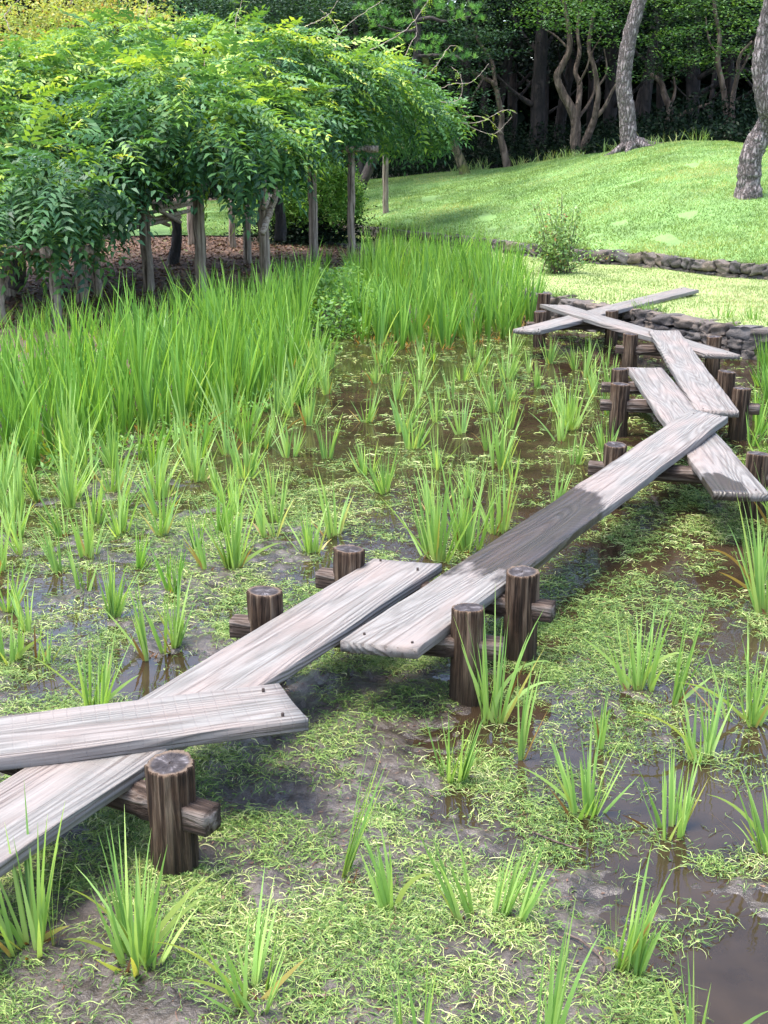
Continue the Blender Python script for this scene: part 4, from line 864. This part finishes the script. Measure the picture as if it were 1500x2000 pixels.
# ------------------------------------------------------------------ trees
def gz(x, y): return float(hill_z(x, y))
def pads(g, rng, lst, size, dens, flat=.35, aspect=.5, kind='leaf', lift=0.0):
    """leaf pads: (px, py, rx px, ry px, distance, depth m) -> leaves in flattened clumps"""
    for cx, cy, rx, ry, d, dr in lst:
        c = PD(cx, cy, d); s = d / FPX; R_ = np.array([rx * s, dr, ry * s]); ncl = max(3, int(dens * R_[0] * R_[1]))
        a = rng.normal(0, 1, (ncl, 3)); a /= np.linalg.norm(a, axis=1, keepdims=True); rad = rng.uniform(.25, 1, ncl) ** .5
        k = rng.uniform(0, 99); cc = c + a * R_ * (rad * (1 + .35 * vn(a[:, 0] * 2 + k, a[:, 1] * 2 + a[:, 2], .5, 2)))[:, None]
        if kind == 'leaf':
            m_ = 26; q = np.repeat(cc, m_, 0) + rng.normal(0, 1, (ncl * m_, 3)) * np.array([.26, .26, .05]) * (1 + lift)
            leaves(g, q, rng, rng.uniform(.6, 1.3, len(q)) * size, aspect, flat, np.clip(np.repeat(rng.uniform(.1, .9, ncl), m_) + rng.normal(0, .15, len(q)), 0, 1))
        else:    # pine tufts: bursts of needles
            m_ = 34; n = ncl * m_; q = np.repeat(cc, m_, 0); az = rng.uniform(0, 6.28, n)
            blades(g, q, az, np.abs(rng.normal(0, .75, n)), rng.uniform(.6, 1.2, n) * size, np.full(n, .009), np.zeros(n), rng.uniform(0, 3, n), np.clip(np.repeat(rng.uniform(0, 1, ncl), m_) + rng.normal(0, .12, n), 0, 1), 2, 2)
def tree(name, label, cat, base, stems, crown, mat_b, mat_l, size=.09, dens=26, flat=.35, kind='leaf', rough=.10, group=None, ns=14, seed=1, bare=False):
    """base (px, py, distance); stems: list of (points (px, py, distance), r0, r1)"""
    rng = np.random.default_rng(seed); b = PD(*base); root = empty(name, (b[0], b[1], gz(b[0], b[1]) - .02)); tag(root, label, cat, group)
    g = Geo()
    for i, (pts, r0, r1) in enumerate(stems):
        if name != 'pine_tree': r0, r1 = r0 * .6, r1 * .62
        w = smooth([PD(*q) for q in pts], max(16, len(pts) * 7))
        if i == 0: w = np.vstack([w[0] - [0, 0, .5], w])
        n = len(w); rr = np.linspace(r0, r1, n) * (1 + rng.normal(0, .02, n))
        if i == 0: rr = rr * (1 + .45 * np.exp(-np.arange(n) / 1.8))
        tube(g, w, rr, ns, .5, rough, seed * 3.7 + i)
    child_mesh('trunk', g, M[mat_b], root)
    if crown:
        g = Geo(); pads(g, rng, crown, size, dens, flat, .5, kind); child_mesh('crown', g, M[mat_l], root, False)
    return root
# red pine on the crest
t = tree('pine_tree', 'tall straight pine with pale scaly bark standing on the crest of the hill', 'pine tree', (1232, 297, 29), [([(1232, 299, 29), (1227, 262, 29), (1224, 215, 29), (1218, 165, 29), (1222, 120, 29), (1230, 70, 29), (1245, 15, 29), (1262, -60, 29), (1270, -200, 29), (1240, -320, 29)], .20, .13)],
     [(1240, -330, 260, 40, 29, 2.2), (1150, -250, 180, 28, 28, 1.6), (1340, -270, 180, 28, 30, 1.6), (1260, -400, 200, 40, 29, 1.6)], 'pine_bark', 'needle', .14, 30, kind='pine', rough=.07, seed=2, ns=22)
g = Geo()
for k, (dx, dy) in enumerate(((-.65, -.2), (.75, .05), (-.2, -.5), (.45, -.35))):
    b = PD(1232, 297, 29); w = [(b[0] + dx * f, b[1] + dy * f, gz(b[0] + dx * f, b[1] + dy * f) + .22 * (1 - f) ** 2 + .0) for f in np.linspace(.1, 1, 8)]; tube(g, w, np.linspace(.13, .02, 8), 8, .5, .1, k)
child_mesh('root', g, M['pine_bark'], t)
tree('pine_tree', 'crooked thick barked pine leaning over the slope at the right edge', 'pine tree', (1462, 372, 21.6), [([(1462, 374, 21.6), (1463, 345, 21.6), (1466, 310, 21.6), (1476, 282, 21.6), (1492, 255, 21.6), (1503, 232, 21.5), (1498, 205, 21.4), (1490, 165, 21.4), (1488, 120, 21.4), (1495, 70, 21.4), (1508, 10, 21.3), (1530, -80, 21.2), (1500, -260, 21), (1440, -380, 21)], .20, .13)],
     [(1480, -380, 220, 40, 21, 1.8), (1560, -300, 200, 36, 22, 1.6), (1400, -300, 120, 26, 20.4, 1.2)], 'pine_bark', 'needle', .14, 30, kind='pine', rough=.08, seed=3, ns=22)
# maples and other trees along the wood edge
tree('maple_tree', 'many stemmed maple with spreading bare branches at the dark wood edge', 'maple tree', (1130, 308, 32), [
     ([(1130, 310, 32), (1124, 280, 32), (1124, 235, 32), (1112, 205, 32), (1098, 180, 32), (1088, 150, 32), (1098, 128, 32), (1112, 95, 32), (1110, 50, 32), (1095, -20, 32)], .24, .08),
     ([(1126, 240, 32), (1130, 200, 32), (1132, 165, 32.2), (1124, 140, 32.3), (1132, 100, 32.4), (1128, 55, 32.5), (1140, -20, 32.6)], .14, .05), ([(1136, 292, 32), (1148, 265, 31.9), (1160, 235, 31.8), (1166, 205, 31.7), (1168, 175, 31.7), (1160, 130, 31.7), (1150, 90, 31.8), (1160, 20, 31.8)], .17, .06),
     ([(1162, 232, 31.8), (1180, 210, 31.6), (1195, 180, 31.5), (1210, 150, 31.4), (1218, 100, 31.3)], .09, .035), ([(1130, 230, 32), (1148, 205, 32.2), (1160, 180, 32.3), (1162, 150, 32.4)], .07, .04), ([(1130, 165, 32), (1145, 135, 31.8), (1155, 105, 31.7), (1175, 70, 31.6)], .05, .02), ([(1168, 170, 31.7), (1185, 140, 31.6), (1180, 95, 31.5)], .05, .02), ([(1110, 95, 32), (1085, 70, 32), (1060, 55, 32)], .05, .02)],
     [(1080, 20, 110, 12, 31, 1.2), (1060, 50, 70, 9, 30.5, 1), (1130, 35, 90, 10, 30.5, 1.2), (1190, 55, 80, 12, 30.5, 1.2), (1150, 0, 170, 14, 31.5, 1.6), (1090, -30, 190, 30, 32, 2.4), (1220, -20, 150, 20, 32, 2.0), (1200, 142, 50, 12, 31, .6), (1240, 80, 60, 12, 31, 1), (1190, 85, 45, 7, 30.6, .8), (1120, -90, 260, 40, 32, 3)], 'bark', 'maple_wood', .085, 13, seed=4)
tree('maple_tree', 'slim maple with bent trunk and drooping layered leaves, left of the many stemmed one', 'maple tree', (992, 328, 33), [([(992, 330, 33), (984, 295, 33), (977, 262, 33), (980, 230, 33), (974, 195, 33), (965, 165, 33), (945, 152, 33), (920, 140, 33)], .17, .07), ([(968, 170, 33), (960, 120, 33.2), (930, 70, 33.4), (915, 0, 33.5)], .09, .05), ([(945, 152, 33), (925, 185, 32.5), (920, 205, 32)], .05, .02)],
     [(930, 75, 75, 14, 32, 1.1), (890, 110, 70, 12, 32, 1.0), (945, 105, 60, 10, 32, .9), (925, 175, 42, 12, 31.6, .7), (915, 200, 40, 14, 31.5, .7), (935, 215, 28, 10, 31.5, .5), (900, 140, 60, 12, 31.8, .9), (870, 60, 90, 16, 32.5, 1.5), (900, 20, 120, 20, 33, 1.8), (880, -40, 160, 30, 33, 2.5), (960, 60, 60, 10, 32, 1.0)], 'bark', 'blue_leaf', .085, 22, seed=5)
tree('mossy_tree', 'leaning trunk covered in yellow green moss at the left end of the hill crest', 'tree', (908, 338, 32.5), [([(908, 340, 32.5), (898, 310, 32.5), (886, 280, 32.5), (874, 255, 32.5), (860, 225, 32.5), (840, 180, 32.5), (830, 110, 32.5)], .21, .13)], [(830, 90, 120, 24, 33.5, 1.5), (800, 20, 140, 30, 33.5, 2), (820, -60, 160, 40, 33.5, 2.5)], 'moss_bark', 'maple', .09, 24, seed=6)
tree('maple_tree', 'dim forked tree with a long side branch between the two pines', 'tree', (1312, 280, 34), [([(1312, 282, 34), (1306, 245, 34), (1308, 215, 34), (1298, 185, 34), (1290, 160, 34), (1270, 145, 34)], .20, .09), ([(1310, 240, 34), (1330, 225, 33.8), (1355, 212, 33.6), (1390, 202, 33.4)], .12, .05), ([(1306, 215, 34), (1318, 180, 34), (1316, 150, 34)], .08, .04)],
     [(1300, 115, 100, 14, 33, 1.2), (1340, 130, 70, 12, 33, 1.0), (1290, 150, 60, 10, 33.5, .8), (1360, 90, 120, 14, 33, 1.5), (1330, 40, 150, 20, 33.5, 2.0), (1300, 0, 160, 24, 33.5, 2.4), (1320, -70, 200, 40, 34, 3)], 'bark', 'maple', .085, 14, seed=7)
tree('maple_tree', 'twin stemmed reddish maple below layered leaves, left of the crooked pine', 'maple tree', (1425, 277, 31.5), [([(1420, 279, 31.5), (1419, 240, 31.5), (1416, 195, 31.5), (1410, 160, 31.5), (1402, 120, 31.5), (1405, 70, 31.5), (1395, 10, 31.5), (1400, -50, 31.5)], .15, .06), ([(1430, 279, 31.4), (1430, 230, 31.4), (1432, 185, 31.4), (1440, 150, 31.3), (1445, 110, 31.2), (1470, 80, 31.1)], .13, .05), ([(1440, 150, 31.3), (1462, 110, 31.2), (1478, 70, 31)], .05, .03), ([(1404, 110, 31.5), (1385, 80, 31.5), (1378, 30, 31.5)], .05, .02)],
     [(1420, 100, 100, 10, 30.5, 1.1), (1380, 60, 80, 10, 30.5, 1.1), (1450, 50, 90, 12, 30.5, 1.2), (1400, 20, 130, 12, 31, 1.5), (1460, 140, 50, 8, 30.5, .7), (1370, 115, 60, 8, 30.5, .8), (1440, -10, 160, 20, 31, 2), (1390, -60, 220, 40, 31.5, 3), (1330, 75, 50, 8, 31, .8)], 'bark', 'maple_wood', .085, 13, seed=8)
# young pine with horizontal pads above the pergola's far end
tree('pine_tree', 'garden pine with bright needle pads on level branches behind the pergola', 'pine tree', (690, 400, 28.5), [([(690, 400, 28.5), (735, 300, 28.5), (800, 190, 28.5), (812, 130, 28.5), (816, 60, 28.5), (812, 0, 28.5), (800, -90, 28.5)], .12, .05), ([(815, 40, 28.5), (840, 35, 28.2), (870, 42, 28), (920, 32, 27.8)], .05, .02), ([(812, 110, 28.5), (850, 108, 28.2), (890, 110, 28), (905, 120, 27.9)], .045, .02), ([(812, 60, 28.5), (780, 62, 28.4), (740, 50, 28.2)], .045, .02)],
     [(880, 22, 60, 11, 27.6, .55), (915, 40, 34, 9, 27.6, .4), (840, 10, 40, 8, 27.8, .5), (790, 78, 42, 10, 27.6, .5), (830, 100, 34, 10, 27.6, .45), (895, 108, 42, 11, 27.6, .45), (760, 45, 46, 10, 27.8, .5), (850, 78, 34, 8, 27.6, .4), (730, 20, 50, 12, 28, .6), (800, -30, 110, 18, 28.5, .9), (900, -20, 60, 12, 28, .6), (720, 80, 40, 10, 27.6, .4)], 'dark_bark', 'needle', .12, 70, kind='pine', seed=9)
# trees rising behind the pergola
tree('yellow_tree', 'pale yellow leaved tree rising behind the top left of the wisteria', 'tree', (110, 440, 27), [([(110, 440, 27), (120, 300, 27), (130, 150, 27), (140, 0, 27)], .16, .06), ([(125, 200, 27), (60, 100, 27), (20, 20, 27)], .08, .03), ([(125, 180, 27), (200, 90, 27), (260, 20, 27)], .08, .03)],
     [(60, 40, 120, 35, 26.5, 1.4), (180, 30, 130, 35, 26.5, 1.4), (250, 25, 80, 34, 26.5, 1.2), (30, 95, 90, 26, 26.3, 1.0), (130, 85, 110, 22, 26.3, 1.0), (150, -40, 200, 40, 27, 1.8), (-80, 40, 120, 60, 27, 1.5)], 'bark', 'yellow_leaf', .085, 36, .6, seed=10)
tree('maple_tree', 'bluish green layered tree above the middle of the wisteria', 'tree', (470, 430, 31), [([(470, 430, 31), (475, 300, 31), (480, 100, 31), (480, -50, 31)], .16, .08)], [(400, 20, 90, 14, 30, 1.2), (470, 35, 100, 14, 30, 1.2), (560, 15, 110, 16, 30.5, 1.4), (640, 30, 80, 12, 30.5, 1.2), (430, 55, 70, 10, 29.8, .9), (540, 50, 80, 9, 30, 1), (500, -10, 220, 22, 31, 2.0), (480, -80, 260, 40, 31, 2.5), (690, 15, 60, 12, 30.5, .9), (610, 62, 50, 8, 30.2, .7), (360, 70, 50, 12, 29.8, .7)], 'dark_bark', 'blue_leaf', .085, 34, seed=11)
tree('maple_tree', 'dark green leafy tree behind the gap between wisteria and garden pine', 'tree', (700, 400, 33), [([(700, 400, 33), (705, 300, 33), (700, 150, 33), (690, 0, 33)], .16, .08)], [(760, 120, 90, 22, 33, 1.2), (720, 60, 80, 20, 33, 1.2), (820, 150, 80, 20, 32.8, 1.1), (850, 190, 60, 16, 32.6, .8), (740, -10, 140, 30, 33, 2)], 'dark_bark', 'maple', .085, 26, seed=12)
# rounded shrub beyond the pergola posts
g = Geo(); rng = np.random.default_rng(13); c = PD(612, 395, 24.6); root = empty('rounded_shrub', (c[0], c[1], .28)); tag(root, 'rounded shrub with a bright green top seen between the pergola posts', 'shrub')
a = rng.normal(0, 1, (900, 3)); a /= np.linalg.norm(a, axis=1, keepdims=True); cc = c + a * [.95, 1.0, .80] * rng.uniform(.75, 1.02, (900, 1)) * (1 + .15 * vn(a[:, 0] * 3, a[:, 2] * 3 + a[:, 1], .6, 4)[:, None]) + [0, 0, .02]
cc = cc[cc[:, 2] > .75]
q = np.repeat(cc, 26, 0) + rng.normal(0, .09, (len(cc) * 26, 3)); leaves(g, q, rng, rng.uniform(.05, .10, len(q)), .45, .5); child_mesh('crown', g, M['maple_light'], root, False)
g = Geo()
for k in range(9): aa = rng.uniform(0, 6.28); tube(g, smooth([(c[0] + .08 * math.cos(aa), c[1] + .08 * math.sin(aa), .2), (c[0] + .25 * math.cos(aa), c[1] + .25 * math.sin(aa), .7), (c[0] + .5 * math.cos(aa), c[1] + .5 * math.sin(aa), 1.3)], 8), np.linspace(.04, .02, 8), 7)
child_mesh('stem', g, M['dark_bark'], root)
g = Geo(); q = np.column_stack([c[0] + rng.normal(-.15, .55, 9000), c[1] + rng.normal(0, .5, 9000), .3 + np.abs(rng.normal(0, .28, 9000))]); leaves(g, q, rng, rng.uniform(.05, .1, len(q)), .4, .6)
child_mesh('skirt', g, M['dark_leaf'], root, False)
# thin bush with red tinged leaves on the terrace
g = Geo(); gs = Geo(); c = P(1092, 532, .30); root = empty('sparse_bush', tuple(c)); tag(root, 'airy thin stemmed bush with reddish leaf tips below the hill wall', 'bush')
rng = np.random.default_rng(14)
for k in range(46):
    a = rng.uniform(0, 6.28); sp_ = abs(rng.normal(0, .45)); L_ = rng.uniform(.45, 1.15) * (1.12 if k % 3 else 1) * (1 - .35 * sp_); lean_x = math.cos(a) * sp_ - .03; ly = math.sin(a) * sp_
    b0 = c + [rng.normal(0, .09), rng.normal(0, .09), -.03]; w = smooth([b0, b0 + [lean_x * .4, ly * .4, L_ * .45], b0 + [lean_x * 1.0, ly * 1.0, L_]], 12); tube(gs, w, np.linspace(.007, .0025, 12), 5)
    for i in range(3, 12):
        m_ = int(rng.integers(4, 12)); q = w[i] + rng.normal(0, .055, (m_, 3)); leaves(g, q, rng, rng.uniform(.04, .075, m_), .45, .7)
child_mesh('stem', gs, M['bark'], root); child_mesh('leaves', g, M['bush'], root, False)

# ------------------------------------------------------------------ the wood behind
rng = np.random.default_rng(51)
def forest_tree(x, y, seed, r0, top, label, name='forest_tree'):
    rg_ = np.random.default_rng(seed); zg = gz(x, y) - .05; root = empty(name, (x, y, zg)); tag(root, label, 'tree', 'trees of the dark wood behind the hill')
    g = Geo(); lx, ly = rg_.normal(0, .5, 2); w = smooth([(x, y, zg - .4), (x + lx * .2, y + ly * .2, zg + 2), (x + lx * .7, y + ly * .5, zg + 5), (x + lx, y + ly, zg + top)], 18); tube(g, w, np.linspace(r0, r0 * .4, 18), 10, .5, .15, seed)
    for k in range(5):
        i = rg_.integers(5, 15); a = rg_.uniform(0, 6.28); L_ = rg_.uniform(1, 2.4); b = w[i]; tube(g, smooth([b, b + [math.cos(a) * L_ * .5, math.sin(a) * L_ * .5, .5], b + [math.cos(a) * L_, math.sin(a) * L_, 1.3]], 8), np.linspace(r0 * .35, .02, 8), 6, .5, .1, k)
    child_mesh('trunk', g, M['dark_bark'], root); g = Geo(); nc = 240
    c = np.column_stack([x + rg_.normal(0, 1.7, nc), y + rg_.normal(0, 1.6, nc), zg + rg_.uniform(3.6, top + 2, nc)]); q = np.repeat(c, 22, 0) + rg_.normal(0, 1, (nc * 22, 3)) * [.45, .45, .16]
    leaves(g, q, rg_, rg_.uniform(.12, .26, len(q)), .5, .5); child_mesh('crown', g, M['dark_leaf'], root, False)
ft = [(1045, 36.5), (960, 41), (1085, 44), (1190, 40), (1250, 37), (1350, 38), (1480, 37), (900, 38), (820, 40), (1000, 50), (1420, 45), (1290, 46), (1150, 50), (750, 43), (860, 50), (1550, 42), (1650, 36), (650, 42), (560, 46), (440, 40), (320, 42), (200, 38), (60, 40), (-80, 36), (1800, 34), (500, 36), (1380, 54), (1230, 56), (940, 60), (-250, 34), (1060, 58), (700, 56), (400, 55), (1500, 54)]
for k, (px, d) in enumerate(ft):
    p = PD(px, 300, d); forest_tree(p[0], p[1], 200 + k, rng.uniform(.14, .26), rng.uniform(8, 12), 'stout dim trunk in the dark gap left of the many stemmed maple' if k == 0 else 'shadowy broadleaf tree in the dark wood behind the hill crest')
g = Geo()   # far treeline closing the wood, leaves through a real depth
n = 190000; x = rng.uniform(-50, 50, n); y = rng.uniform(60, 72, n); z = 16 * rng.uniform(0, 1, n) ** 1.5 + 2 * vn(x, y, 5, 3); k = (vn(x, z, 1.6, 71) + .5 * vn(x, z, .6, 72) > -.65 + .25 * (np.abs(x - 7.4) < 1.6) * (z > 5)); x, y, z = x[k], y[k], z[k]
leaves(g, np.column_stack([x, y, z]), rng, rng.uniform(.6, 1.1, len(x)), .6, .7)
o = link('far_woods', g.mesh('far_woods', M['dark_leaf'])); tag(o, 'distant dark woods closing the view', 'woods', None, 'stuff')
g = Geo()   # undergrowth along the wood's edge
n = 70000; u = rng.uniform(-.4, .42, n); cd = np.interp(u, CR[0], CR[1]); y = cd + rng.uniform(.6, 7, n) ** 1.0; x = u * y; hh = .55 + .4 * vn(x, y, 1.5, 81) + .3 * (u < .1); z = hill_z(x, y) + np.clip(hh, .1, 2) * rng.uniform(0, 1, n) ** .7 * np.clip((y - cd) / 2, .25, 1.6)
leaves(g, np.column_stack([x, y, z]), rng, rng.uniform(.07, .16, n), .4, .7)
o = link('undergrowth', g.mesh('undergrowth', M['dark_leaf'])); tag(o, 'dark low bushes along the edge of the wood', 'undergrowth', None, 'stuff')
